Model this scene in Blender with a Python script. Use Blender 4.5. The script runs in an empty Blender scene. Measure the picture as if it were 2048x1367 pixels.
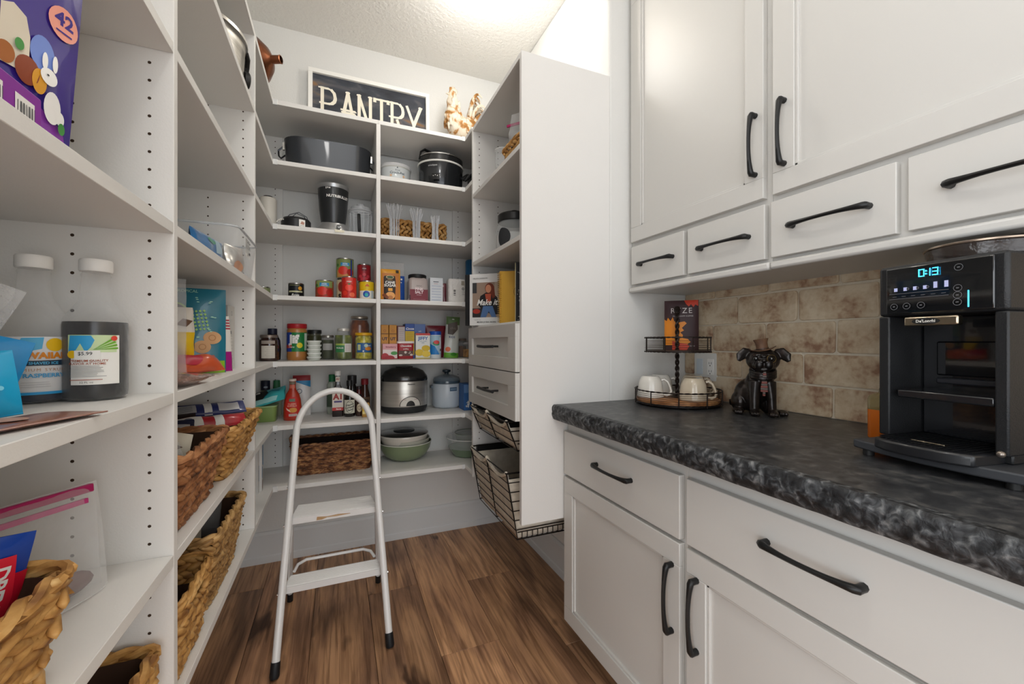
import bpy, bmesh, math, random
from mathutils import Vector, Matrix, noise, geometry
random.seed(7)
PI=math.pi; sin=math.sin; cos=math.cos
SC=bpy.context.scene; COL=SC.collection
# ---------------------------------------------------------------- camera, sky, lights, exposure
H=1.18
cd=bpy.data.cameras.new('camera'); cam=bpy.data.objects.new('camera',cd); COL.objects.link(cam)
cd.sensor_width=36; cd.lens=36*829/2048; cd.clip_start=0.02; cd.shift_y=0.0003
cam.location=(0,0,H); cam.rotation_euler=(PI/2,0,-math.atan(348/829)); SC.camera=cam
w=bpy.data.worlds.new('world'); SC.world=w; w.use_nodes=True
w.node_tree.nodes['Background'].inputs[0].default_value=(0.93,0.96,1.0,1)
w.node_tree.nodes['Background'].inputs[1].default_value=1.1
def area(name,loc,size,power,col=(1,1,1),rot=(0,0,0),shape='DISK',sy=None,spread=None):
    l=bpy.data.lights.new(name,'AREA'); l.shape=shape; l.size=size
    if sy: l.size_y=sy
    l.energy=power; l.color=col
    if spread: l.spread=spread
    o=bpy.data.objects.new(name,l); o.location=loc; o.rotation_euler=rot; COL.objects.link(o); return o
WARM=(1,0.98,0.95)
def lamp(name,loc,r,power):
    l=bpy.data.lights.new(name,'POINT'); l.shadow_soft_size=r; l.energy=power; l.color=WARM
    o=bpy.data.objects.new(name,l); o.location=loc; COL.objects.link(o)
lamp('pantry_lamp',(0.62,1.82,2.70),0.07,4.0)
lamp('room_lamp_near',(0.12,0.50,2.70),0.07,6.5)
lamp('room_lamp_back',(-0.15,-1.0,2.70),0.07,3.5)
area('left_fill_light',(-2.0,-1.2,1.4),1.8,26,(0.92,0.96,1.0),(PI/2,0,-PI/2+0.25),'RECTANGLE',2.2)  # fill added at left to brighten the base cabinets; no doorway known there
area('room_daylight',(0.35,-2.35,1.4),1.8,15,(0.90,0.95,1.0),(PI/2,0,0),'RECTANGLE',2.2)
SC.view_settings.view_transform='Standard'; SC.view_settings.look='None'
SC.view_settings.exposure=0.6; SC.view_settings.gamma=1; SC.view_settings.use_curve_mapping=False

# ---------------------------------------------------------------- materials
def lin(h):
    h=h.lstrip('#'); r=[]
    for i in (0,2,4):
        c=int(h[i:i+2],16)/255; r.append(c/12.92 if c<=0.04045 else ((c+0.055)/1.055)**2.4)
    return tuple(r)+(1,)
MC={}
def mat(col,rough=0.5,metal=0,name=None,trans=0,alpha=1,emit=0,bump=0,bscale=60,ior=1.45,coat=0,spec=0.5):
    key=(col,rough,metal,trans,alpha,emit,bump,bscale,coat,spec)
    if key in MC: return MC[key]
    m=bpy.data.materials.new(name or ('mat_'+col.strip('#'))); m.use_nodes=True
    b=m.node_tree.nodes['Principled BSDF']; I=b.inputs
    I['Base Color'].default_value=lin(col); I['Roughness'].default_value=rough; I['Metallic'].default_value=metal
    I['Transmission Weight'].default_value=trans; I['Alpha'].default_value=alpha; I['IOR'].default_value=ior
    I['Coat Weight'].default_value=coat; I['Specular IOR Level'].default_value=spec
    if emit: I['Emission Color'].default_value=lin(col); I['Emission Strength'].default_value=emit
    if bump:
        N=m.node_tree.nodes; L=m.node_tree.links
        t=N.new('ShaderNodeTexCoord'); n=N.new('ShaderNodeTexNoise'); n.inputs['Scale'].default_value=bscale; n.inputs['Detail'].default_value=5
        bp=N.new('ShaderNodeBump'); bp.inputs['Strength'].default_value=bump; bp.inputs['Distance'].default_value=0.01
        L.new(t.outputs['Object'],n.inputs['Vector']); L.new(n.outputs['Fac'],bp.inputs['Height']); L.new(bp.outputs['Normal'],I['Normal'])
    MC[key]=m; return m
def noisy(name,stops,scale=(8,8,8),detail=6,rough=0.6,bump=0.2,rand=True,dist=0.0,metal=0,bd=0.004,nscale=1.0,spec=0.4,coat=0):
    """noise coloured material; stops=[(pos,hex),...]; vector scaled per axis, shifted per object"""
    if name in MC: return MC[name]
    m=bpy.data.materials.new(name); m.use_nodes=True; N=m.node_tree.nodes; L=m.node_tree.links
    b=N['Principled BSDF']; b.inputs['Roughness'].default_value=rough; b.inputs['Metallic'].default_value=metal
    b.inputs['Specular IOR Level'].default_value=spec; b.inputs['Coat Weight'].default_value=coat
    t=N.new('ShaderNodeTexCoord'); mp=N.new('ShaderNodeMapping'); mp.inputs['Scale'].default_value=scale
    L.new(t.outputs['Object'],mp.inputs['Vector'])
    n=N.new('ShaderNodeTexNoise'); n.inputs['Scale'].default_value=nscale; n.inputs['Detail'].default_value=detail; n.inputs['Distortion'].default_value=dist
    if rand:
        oi=N.new('ShaderNodeObjectInfo'); mu=N.new('ShaderNodeMath'); mu.operation='MULTIPLY'; mu.inputs[1].default_value=37
        ad=N.new('ShaderNodeVectorMath'); ad.operation='ADD'
        L.new(oi.outputs['Random'],mu.inputs[0]); L.new(mp.outputs['Vector'],ad.inputs[0]); L.new(mu.outputs[0],ad.inputs[1]); L.new(ad.outputs[0],n.inputs['Vector'])
    else: L.new(mp.outputs['Vector'],n.inputs['Vector'])
    r=N.new('ShaderNodeValToRGB'); r.color_ramp.elements[0].position=stops[0][0]; r.color_ramp.elements[0].color=lin(stops[0][1])
    r.color_ramp.elements[1].position=stops[-1][0]; r.color_ramp.elements[1].color=lin(stops[-1][1])
    for p,c in stops[1:-1]: e=r.color_ramp.elements.new(p); e.color=lin(c)
    L.new(n.outputs['Fac'],r.inputs['Fac']); L.new(r.outputs['Color'],b.inputs['Base Color'])
    if bump:
        bp=N.new('ShaderNodeBump'); bp.inputs['Strength'].default_value=bump; bp.inputs['Distance'].default_value=bd
        L.new(n.outputs['Fac'],bp.inputs['Height']); L.new(bp.outputs['Normal'],b.inputs['Normal'])
    MC[name]=m; return m
def floor_mat():
    m=bpy.data.materials.new('wood_planks'); m.use_nodes=True; N=m.node_tree.nodes; L=m.node_tree.links; b=N['Principled BSDF']
    b.inputs['Roughness'].default_value=0.42
    t=N.new('ShaderNodeTexCoord'); oi=N.new('ShaderNodeObjectInfo'); mu=N.new('ShaderNodeMath'); mu.operation='MULTIPLY'; mu.inputs[1].default_value=53
    L.new(oi.outputs['Random'],mu.inputs[0])
    def nz(sc,det,dist):
        mp=N.new('ShaderNodeMapping'); mp.inputs['Scale'].default_value=sc; ad=N.new('ShaderNodeVectorMath'); ad.operation='ADD'
        n=N.new('ShaderNodeTexNoise'); n.inputs['Scale'].default_value=1; n.inputs['Detail'].default_value=det; n.inputs['Distortion'].default_value=dist
        L.new(t.outputs['Object'],mp.inputs['Vector']); L.new(mp.outputs['Vector'],ad.inputs[0]); L.new(mu.outputs[0],ad.inputs[1]); L.new(ad.outputs[0],n.inputs['Vector']); return n
    big=nz((6,1.0,1),4,1.5); fine=nz((60,2.6,1),6,1.0); knot=nz((10,3.2,1),2,0.4)
    r=N.new('ShaderNodeValToRGB'); r.color_ramp.elements[0].position=0.28; r.color_ramp.elements[0].color=lin('#7a583f')
    r.color_ramp.elements[1].position=0.72; r.color_ramp.elements[1].color=lin('#e6b488')
    for p,c in ((0.42,'#ad8262'),(0.56,'#cf9f75')): e=r.color_ramp.elements.new(p); e.color=lin(c)
    r2=N.new('ShaderNodeValToRGB'); r2.color_ramp.elements[0].position=0.34; r2.color_ramp.elements[0].color=(0.50,0.45,0.41,1); r2.color_ramp.elements[1].position=0.58; r2.color_ramp.elements[1].color=(1,1,1,1)
    r3=N.new('ShaderNodeValToRGB'); r3.color_ramp.elements[0].position=0.27; r3.color_ramp.elements[0].color=(0.22,0.18,0.16,1); r3.color_ramp.elements[1].position=0.33; r3.color_ramp.elements[1].color=(1,1,1,1)
    L.new(big.outputs['Fac'],r.inputs['Fac']); L.new(fine.outputs['Fac'],r2.inputs['Fac']); L.new(knot.outputs['Fac'],r3.inputs['Fac'])
    def mul(a,bb):
        x=N.new('ShaderNodeMix'); x.data_type='RGBA'; x.blend_type='MULTIPLY'; x.inputs['Factor'].default_value=1
        L.new(a,x.inputs['A']); L.new(bb,x.inputs['B']); return x.outputs['Result']
    hs=N.new('ShaderNodeHueSaturation'); mr=N.new('ShaderNodeMapRange'); mr.inputs['To Min'].default_value=0.72; mr.inputs['To Max'].default_value=1.12
    L.new(oi.outputs['Random'],mr.inputs['Value']); L.new(mr.outputs['Result'],hs.inputs['Value'])
    L.new(mul(mul(r.outputs['Color'],r2.outputs['Color']),r3.outputs['Color']),hs.inputs['Color']); L.new(hs.outputs['Color'],b.inputs['Base Color'])
    bp=N.new('ShaderNodeBump'); bp.inputs['Strength'].default_value=0.25; bp.inputs['Distance'].default_value=0.002
    L.new(fine.outputs['Fac'],bp.inputs['Height']); L.new(bp.outputs['Normal'],b.inputs['Normal']); return m
def brick_mat():
    m=bpy.data.materials.new('washed_brick'); m.use_nodes=True; N=m.node_tree.nodes; L=m.node_tree.links; b=N['Principled BSDF']
    b.inputs['Roughness'].default_value=0.85
    t=N.new('ShaderNodeTexCoord'); oi=N.new('ShaderNodeObjectInfo'); mu=N.new('ShaderNodeMath'); mu.operation='MULTIPLY'; mu.inputs[1].default_value=71
    L.new(oi.outputs['Random'],mu.inputs[0])
    def nz(sc,det,dist=0.5):
        ad=N.new('ShaderNodeVectorMath'); ad.operation='ADD'; n=N.new('ShaderNodeTexNoise'); n.inputs['Scale'].default_value=sc; n.inputs['Detail'].default_value=det; n.inputs['Distortion'].default_value=dist
        L.new(t.outputs['Object'],ad.inputs[0]); L.new(mu.outputs[0],ad.inputs[1]); L.new(ad.outputs[0],n.inputs['Vector']); return n
    a=nz(11,5,0.3); c=nz(60,6,0.2)
    r=N.new('ShaderNodeValToRGB'); r.color_ramp.elements[0].position=0.30; r.color_ramp.elements[0].color=lin('#8f6c54')
    r.color_ramp.elements[1].position=0.62; r.color_ramp.elements[1].color=lin('#d0bfa4')
    for p,cc in ((0.38,'#ab8f74'),(0.47,'#c0aa8d')): e=r.color_ramp.elements.new(p); e.color=lin(cc)
    mx=N.new('ShaderNodeMath'); mx.operation='MULTIPLY_ADD'; mx.inputs[1].default_value=0.35; 
    sb=N.new('ShaderNodeMath'); sb.operation='SUBTRACT'; sb.inputs[1].default_value=0.175
    L.new(c.outputs['Fac'],mx.inputs[0]); L.new(a.outputs['Fac'],sb.inputs[0]); L.new(sb.outputs[0],mx.inputs[2]); L.new(mx.outputs[0],r.inputs['Fac']); L.new(r.outputs['Color'],b.inputs['Base Color'])
    bp=N.new('ShaderNodeBump'); bp.inputs['Strength'].default_value=0.5; bp.inputs['Distance'].default_value=0.004
    L.new(c.outputs['Fac'],bp.inputs['Height']); L.new(bp.outputs['Normal'],b.inputs['Normal']); return m
def film(col='#ffffff',a=0.25,name='clear_film',rough=0.12):
    key=('film',col,a)
    if key in MC: return MC[key]
    m=bpy.data.materials.new(name); m.use_nodes=True; N=m.node_tree.nodes; L=m.node_tree.links; b=N['Principled BSDF']
    b.inputs['Base Color'].default_value=lin(col); b.inputs['Roughness'].default_value=rough; b.inputs['Coat Weight'].default_value=0.6
    t=N.new('ShaderNodeTexCoord'); n=N.new('ShaderNodeTexNoise'); n.inputs['Scale'].default_value=28; n.inputs['Detail'].default_value=4
    bp=N.new('ShaderNodeBump'); bp.inputs['Strength'].default_value=0.8; bp.inputs['Distance'].default_value=0.01
    L.new(t.outputs['Object'],n.inputs['Vector']); L.new(n.outputs['Fac'],bp.inputs['Height']); L.new(bp.outputs['Normal'],b.inputs['Normal'])
    tr=N.new('ShaderNodeBsdfTransparent'); mx=N.new('ShaderNodeMixShader'); lw=N.new('ShaderNodeLayerWeight'); lw.inputs['Blend'].default_value=0.3
    mr=N.new('ShaderNodeMapRange'); mr.inputs['To Min'].default_value=a; mr.inputs['To Max'].default_value=min(1,a*1.2+0.22)
    L.new(bp.outputs['Normal'],lw.inputs['Normal']); L.new(lw.outputs['Facing'],mr.inputs['Value']); L.new(mr.outputs['Result'],mx.inputs['Fac'])
    L.new(tr.outputs[0],mx.inputs[1]); L.new(b.outputs[0],mx.inputs[2]); L.new(mx.outputs[0],N['Material Output'].inputs['Surface'])
    MC[key]=m; return m
LAM=mat('#e4e2de',0.45,name='white_laminate',bump=0.04,bscale=300); WALL=mat('#dfdeda',0.9,name='wall_paint',bump=0.12,bscale=120)
CAB=mat('#cfcdc8',0.38,name='cabinet_paint'); CEIL=mat('#e6e4df',0.95,name='ceiling_texture',bump=0.6,bscale=70)
TRIM=mat('#dcdddc',0.5,name='trim_paint'); HOLE_SHADE=mat('#3a2a1c',0.9,name='peg_hole'); BLK=mat('#1c1c1d',0.4,name='black_metal')
HAND=mat('#2c2c2c',0.38,0.6,name='bronze_handle'); WHT=mat('#f0eee9',0.5,name='white_print'); BLACKP=mat('#1a1a1a',0.5); GLASS=mat('#f4f8f8',0.03,trans=1,name='clear_glass',ior=1.3)
FILM=film('#f4f6f8',0.16); STEEL=mat('#c4c2bd',0.22,1,name='stainless'); CHROME=mat('#d8d8d8',0.1,1)
# ---------------------------------------------------------------- mesh builder
class B:
    def __init__(s): s.v=[];s.f=[];s.mi=[];s.ms=[];s.c=0;s.M=Matrix.Identity(4)
    def mat(s,m):
        if m not in s.ms: s.ms.append(m)
        s.c=s.ms.index(m); return s
    def add(s,vs,fs):
        o=len(s.v); s.v+= [s.M@Vector(p) for p in vs]
        for f in fs: s.f.append([i+o for i in f]); s.mi.append(s.c)
        return s
    def box(s,x0,x1,y0,y1,z0,z1):
        return s.add([(x0,y0,z0),(x1,y0,z0),(x1,y1,z0),(x0,y1,z0),(x0,y0,z1),(x1,y0,z1),(x1,y1,z1),(x0,y1,z1)],
            [(0,3,2,1),(4,5,6,7),(0,1,5,4),(1,2,6,5),(2,3,7,6),(3,0,4,7)])
    def lathe(s,prof,n=28,c=(0,0,0),sx=1,sy=1,cap=True):
        vs=[];fs=[];k=len(prof)
        for r,z in prof:
            for i in range(n):
                a=2*PI*i/n; vs.append((c[0]+r*cos(a)*sx,c[1]+r*sin(a)*sy,c[2]+z))
        for j in range(k-1):
            for i in range(n):
                i2=(i+1)%n; fs.append((j*n+i,j*n+i2,(j+1)*n+i2,(j+1)*n+i))
        if cap:
            if prof[0][0]>1e-5: fs.append(tuple(range(n-1,-1,-1)))
            if prof[-1][0]>1e-5: fs.append(tuple((k-1)*n+i for i in range(n)))
        return s.add(vs,fs)
    def cyl(s,p0,p1,r,n=12,r1=None):
        return s.tube([p0,p1],r if r1 is None else [r,r1],n)
    def tube(s,pts,r,n=8,closed=False,flat=1.0,up=None,cap=True):
        P=[Vector(p) for p in pts]; k=len(P); vs=[];fs=[]
        R=r if isinstance(r,(list,tuple)) else [r]*k; FL=flat if isinstance(flat,(list,tuple)) else [flat]*k
        nrm=None
        for i in range(k):
            if closed: t=P[(i+1)%k]-P[i-1]
            else: t=P[min(i+1,k-1)]-P[max(i-1,0)]
            t.normalize()
            if nrm is None:
                nrm=Vector(up) if up else (Vector((0,0,1)) if abs(t.z)<0.9 else Vector((1,0,0)))
            nrm=(nrm-t*nrm.dot(t)); nrm.normalize(); bn=t.cross(nrm)
            for j in range(n):
                a=2*PI*j/n; vs.append(P[i]+nrm*(cos(a)*R[i]*FL[i])+bn*(sin(a)*R[i]))
        for i in range(k if closed else k-1):
            i2=(i+1)%k
            for j in range(n):
                j2=(j+1)%n; fs.append((i*n+j,i*n+j2,i2*n+j2,i2*n+j))
        if cap and not closed: fs.append(tuple(range(n-1,-1,-1))); fs.append(tuple((k-1)*n+j for j in range(n)))
        return s.add(vs,fs)
    def ell(s,c,r,n=12,m=8,rot=None):
        vs=[];fs=[];R=rot or Matrix.Identity(3); c=Vector(c)
        for j in range(1,m):
            p=PI*j/m
            for i in range(n):
                a=2*PI*i/n; vs.append(c+R@Vector((r[0]*sin(p)*cos(a),r[1]*sin(p)*sin(a),r[2]*cos(p))))
        vs.append(c+R@Vector((0,0,r[2]))); vs.append(c+R@Vector((0,0,-r[2]))); t=len(vs)-2
        for j in range(m-2):
            for i in range(n):
                i2=(i+1)%n; fs.append((j*n+i,(j+1)*n+i,(j+1)*n+i2,j*n+i2))
        for i in range(n):
            i2=(i+1)%n; fs.append((t,i,i2)); fs.append((t+1,(m-2)*n+i2,(m-2)*n+i))
        return s.add(vs,fs)
    def prism(s,poly,z0,z1,top=1.0,axis='z'):
        n=len(poly); f={'z':lambda a,b,c:(a,b,c),'y':lambda a,b,c:(a,c,b),'x':lambda a,b,c:(c,a,b)}[axis]
        vs=[f(x,y,z0) for x,y in poly]+[f(x*top,y*top,z1) for x,y in poly]
        fs=[tuple(range(n-1,-1,-1)),tuple(range(n,2*n))]+[(i,(i+1)%n,n+(i+1)%n,n+i) for i in range(n)]
        return s.add(vs,fs)
    def loft(s,secs,cap=True,closed=True):
        n=len(secs[0]); vs=[p for q in secs for p in q]; fs=[]
        for j in range(len(secs)-1):
            for i in range(n if closed else n-1):
                i2=(i+1)%n; fs.append((j*n+i,j*n+i2,(j+1)*n+i2,(j+1)*n+i))
        if cap: fs.append(tuple(range(n-1,-1,-1))); fs.append(tuple((len(secs)-1)*n+i for i in range(n)))
        return s.add(vs,fs)
    def grid(s,fn,nu,nv):
        vs=[fn(i/nu,j/nv) for j in range(nv+1) for i in range(nu+1)]
        fs=[(j*(nu+1)+i,j*(nu+1)+i+1,(j+1)*(nu+1)+i+1,(j+1)*(nu+1)+i) for j in range(nv) for i in range(nu)]
        return s.add(vs,fs)
    def build(s,name,parent=None,bev=0,ang=38,label=None,kind=None,loc=None,weld=False,bseg=2):
        me=bpy.data.meshes.new(name); me.from_pydata([tuple(p) for p in s.v],[],s.f)
        for m in s.ms: me.materials.append(m)
        me.polygons.foreach_set('material_index',s.mi); me.polygons.foreach_set('use_smooth',[True]*len(me.polygons))
        me.update(); me.set_sharp_from_angle(angle=math.radians(ang))
        o=bpy.data.objects.new(name,me); COL.objects.link(o)
        if parent: o.parent=parent
        if bev:
            b=o.modifiers.new('bevel','BEVEL'); b.width=bev; b.segments=bseg; b.limit_method='ANGLE'; b.harden_normals=False
        if label: o['label']=label
        if kind: o['kind']=kind
        if loc: o.location=loc
        return o
def T(name,label,cat,loc,rz=0,group=None,rx=0,ry=0):
    o=bpy.data.objects.new(name,None); COL.objects.link(o); o.empty_display_size=0.05
    o.location=loc; o.rotation_euler=(rx,ry,rz); o['label']=label; o['category']=cat
    if group: o['group']=group
    return o
def tag(o,label,cat,group=None):
    o['label']=label; o['category']=cat
    if group: o['group']=group
    return o
def box(name,m,x0,x1,y0,y1,z0,z1,parent=None,bev=0.0015,label=None,kind=None):
    return B().mat(m).box(x0,x1,y0,y1,z0,z1).build(name,parent,bev=bev,label=label,kind=kind)
def rrect(w,d,r,n=5):
    P=[]
    for cx,cy,a0 in ((w/2-r,d/2-r,0),(-w/2+r,d/2-r,PI/2),(-w/2+r,-d/2+r,PI),(w/2-r,-d/2+r,1.5*PI)):
        for i in range(n+1):
            a=a0+PI/2*i/n; P.append((cx+r*cos(a),cy+r*sin(a)))
    return P
# ---------------------------------------------------------------- printed decals that follow a surface
def flatmap(y0=0.0): return lambda x,z,o:(x,y0-o,z)
def sidemap(x0): return lambda y,z,o:(x0+o,y,z)
def topmap(z0): return lambda x,y,o:(x,y,z0+o)
def cylmap(R,R2=None,z0=0,z1=1):
    def f(x,z,o):
        r=R if R2 is None else R+(R2-R)*(z-z0)/(z1-z0)
        a=x/r; return ((r+o)*sin(a),-(r+o)*cos(a),z)
    return f
TXT={}
def textgeo(st,size,bold,shear,space):
    k=(st,size,bold,shear,space)
    if k in TXT: return TXT[k]
    c=bpy.data.curves.new('t','FONT'); c.body=st; c.size=size; c.resolution_u=2; c.align_x='CENTER'; c.align_y='CENTER'; c.offset=bold*size; c.shear=shear; c.space_character=space
    o=bpy.data.objects.new('t',c); me=bpy.data.meshes.new_from_object(o); bpy.data.objects.remove(o); bpy.data.curves.remove(c)
    r=([(v.co.x,v.co.y) for v in me.vertices],[tuple(p.vertices) for p in me.polygons]); bpy.data.meshes.remove(me); TXT[k]=r; return r
def decal(name,shapes,mp,parent,curved=False,step=0.008,eps=0.00025,base=0.0004,label=None):
    b=B(); 
    for li,s in enumerate(shapes):
        k=s[0]; off=base+eps*li
        if k=='rect': _,x0,z0,x1,z1,m=s; pts=[(x0,z0),(x1,z0),(x1,z1),(x0,z1)]; fs=[(0,1,2,3)]
        elif k=='disc':
            _,cx,cz,r,m=s; rx,rz=r if isinstance(r,tuple) else (r,r); pts=[(cx+rx*cos(2*PI*i/22),cz+rz*sin(2*PI*i/22)) for i in range(22)]; fs=[tuple(range(22))]
        elif k=='ring':
            _,cx,cz,r0,r1,m=s; pts=[(cx+r*cos(2*PI*i/24),cz+r*sin(2*PI*i/24)) for r in (r0,r1) for i in range(24)]; fs=[(i,(i+1)%24,24+(i+1)%24,24+i) for i in range(24)]
        elif k=='poly':
            _,pts,m=s; fs=geometry.tessellate_polygon([[Vector((x,z,0)) for x,z in pts]])
        elif k=='text':
            _,st,cx,cz,size,m=s[:6]; opt=s[6] if len(s)>6 else {}
            vs,fs=textgeo(st,size,opt.get('bold',0.0),opt.get('shear',0),opt.get('space',1)); a=opt.get('rot',0); sx=opt.get('sx',1)
            pts=[(cx+(x*sx*cos(a)-z*sin(a)),cz+(x*sx*sin(a)+z*cos(a))) for x,z in vs]
        b.mat(m)
        if curved and k!='text':
            bm=bmesh.new(); V=[bm.verts.new((x,0,z)) for x,z in pts]
            for f in fs:
                try: bm.faces.new([V[i] for i in f])
                except ValueError: pass
            for ax in (0,2):
                lo=min(p[0 if ax==0 else 1] for p in pts); hi=max(p[0 if ax==0 else 1] for p in pts)
                st=step if ax==0 else (step if curved=='both' else 99)
                g=math.ceil(lo/st)*st
                while g<hi-1e-6:
                    co=[0,0,0]; co[ax]=g; no=[0,0,0]; no[ax]=1
                    bmesh.ops.bisect_plane(bm,geom=bm.verts[:]+bm.edges[:]+bm.faces[:],plane_co=co,plane_no=no,dist=1e-7); g+=st
            bm.verts.index_update(); b.add([mp(v.co.x,v.co.z,off) for v in bm.verts],[[v.index for v in f.verts] for f in bm.faces]); bm.free()
        else: b.add([mp(x,z,off) for x,z in pts],fs)
    return b.build(name,parent,label=label,ang=80)
def lines(x0,x1,z0,z1,n,m,seed=1,h=0.0008):
    r=random.Random(seed); out=[]
    for i in range(n):
        z=z1-(z1-z0)*(i+0.5)/n; out.append(('rect',x0,z-h/2,x0+(x1-x0)*r.uniform(0.7,1),z+h/2,m))
    return out
# ---------------------------------------------------------------- generic goods
def pouch(w,h,t,m,seed=1,top=0.88,crinkle=0.004,gusset=True,topw=1.0,name='bag_body',parent=None,sag=0.0):
    """filled film bag: wide oval foot, flat sealed top; returns map for its front print"""
    rnd=Vector((seed*3.1,seed*1.7,seed*0.9))
    def thick(v):
        if gusset: return t*(max(0.0,1-v**2.2))**0.6*0.96+0.0015
        return t*(max(0.0,sin(PI*min(1,max(0,v)))))**0.55+0.0015
    def front(u,v,s):
        x=(u-0.5)*w*(1-(1-topw)*v); th=thick(v)*(max(0,1-(2*u-1)**2*0.97))**0.5
        c=noise.noise(Vector((x*22,v*h*22,s))+rnd)*crinkle*(1 if 0.03<v<0.97 else 0.2)
        return Vector((x+c*0.5,s*(th/2)+c*(1 if s<0 else 0.5)+sag*v*v,v*h))
    b=B().mat(m)
    b.grid(lambda u,v:front(u,v,-1),16,18); b.grid(lambda u,v:front(1-u,v,1),16,18)
    b.tube([front(i/16,0,-1) for i in range(17)],0.001,4)
    o=b.build(name,parent,ang=60)
    def mp(x,z,off):
        v=min(1,max(0,z/h)); ww=w*(1-(1-topw)*v); u=min(1,max(0,x/ww+0.5)); p=front(u,v,-1); return (p.x,p.y-off-0.0006,p.z)
    return o,mp
def jar(parent,r,h,neck,body,lid,lidh=0.018,lidr=None,content=None,fill=0.85,sq=1,name='jar_body',sh=0.78):
    """lathe jar with shoulders, contents inside and a screw lid"""
    lidr=lidr or neck+0.003; zt=h-lidh
    P=[(r*0.9,0),(r*0.985,0.004),(r,0.012),(r,h*sh*0.97),(r*0.97,h*sh+0.004),(neck+0.002,zt-0.012),(neck,zt-0.006),(neck,zt)]
    B().mat(body).lathe(P,28,sx=sq).build(name,parent)
    if content:
        q=0.93; zc=h*fill
        C=[(r*0.85*q,0.003)]+[(a*q,z) for a,z in P[1:] if z<zc and z>0.003]
        lastr=C[-1][0]; C.append((lastr,min(zc,zt-0.002))); 
        B().mat(content).lathe(C,28,sx=sq).build('contents',parent)
    B().mat(lid).lathe([(lidr,zt),(lidr*1.01,zt+0.003),(lidr*1.01,h-0.003),(lidr*0.96,h)],28,sx=sq).build('lid',parent)
def can(parent,r,h,lab,shapes=None):
    B().mat(STEEL).lathe([(r*0.95,0),(r,0.001),(r,0.004),(r*0.97,0.006),(r*0.97,h-0.006),(r,h-0.004),(r,h-0.001),(r*0.95,h),(r*0.94,h-0.004),(0,h-0.004)],28).build('can_body',parent)
    B().mat(lab).lathe([(r*0.98,0.006),(r*0.985,0.007),(r*0.985,h-0.007),(r*0.98,h-0.006)],28,cap=False).build('paper_label',parent)
    if shapes: decal('label_print',shapes,cylmap(r*0.985),parent,curved=True)
def carton(parent,w,d,h,m,shapes=None,side=None,top=None):
    box('carton_body',m,-w/2,w/2,-d/2,d/2,0,h,parent,bev=0.0008)
    if shapes: decal('front_print',shapes,flatmap(-d/2),parent)
    if side: decal('side_print',side,sidemap(w/2),parent)
def bottle(parent,prof,body,cap=None,n=28,sx=1,name='bottle_body',inner=None,content=None,zc=None):
    B().mat(body).lathe(prof,n,sx=sx).build(name,parent)
    if content:
        C=[(max(0.001,r-0.002),z+0.002 if z==0 else z) for r,z in prof if z<zc]; C.append((C[-1][0],zc)); B().mat(content).lathe(C,n,sx=sx).build('contents',parent)
def capp(parent,r,z0,z1,m,sx=1,name='cap',r1=None):
    r1=r1 or r
    B().mat(m).lathe([(r,z0),(r,z0+0.002),(r1,z1-0.002),(r1*0.93,z1)],24,sx=sx).build(name,parent)
def weave(b,w0,d0,w1,d1,h,rows,seg,ry,rz_,slant,rnd,z0=0.0,fat=1.0,cr=0.03,skip=None):
    """rows of plaited strands around a tapering rounded rectangle"""
    for k in range(rows):
        z=z0+(k+0.5)/rows*(h-z0); t=z/h; w=w0+(w1-w0)*t; d=d0+(d1-d0)*t
        P=rrect(w,d,min(cr,w/2.2,d/2.2),4); L=[0]
        for i in range(len(P)):
            a=P[i];c=P[(i+1)%len(P)]; L.append(L[-1]+math.hypot(c[0]-a[0],c[1]-a[1]))
        tot=L[-1]; n=max(8,int(tot/seg))
        for j in range(n):
            s=((j+(0.5 if k%2 else 0))/n*tot)%tot; i=0
            while L[i+1]<s: i+=1
            q=(s-L[i])/(L[i+1]-L[i]+1e-9); a=P[i];c=P[(i+1)%len(P)]
            p=Vector((a[0]+(c[0]-a[0])*q,a[1]+(c[1]-a[1])*q,z)); tg=Vector((c[0]-a[0],c[1]-a[1],0)).normalized()
            if skip and skip(p): continue
            nn=Vector((tg.y,-tg.x,0)); sl=slant*(1 if k%2 else -1)*rnd.uniform(0.75,1.25)
            ax=(tg*cos(sl)+Vector((0,0,1))*sin(sl)); up=nn.cross(ax); R=Matrix((nn,up,ax)).transposed()
            b.ell(p+nn*rnd.uniform(-0.001,0.002),(ry*fat*rnd.uniform(0.85,1.15),ry*rnd.uniform(0.9,1.2),seg*rz_*rnd.uniform(0.85,1.15)),6,4,rot=R)
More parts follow.
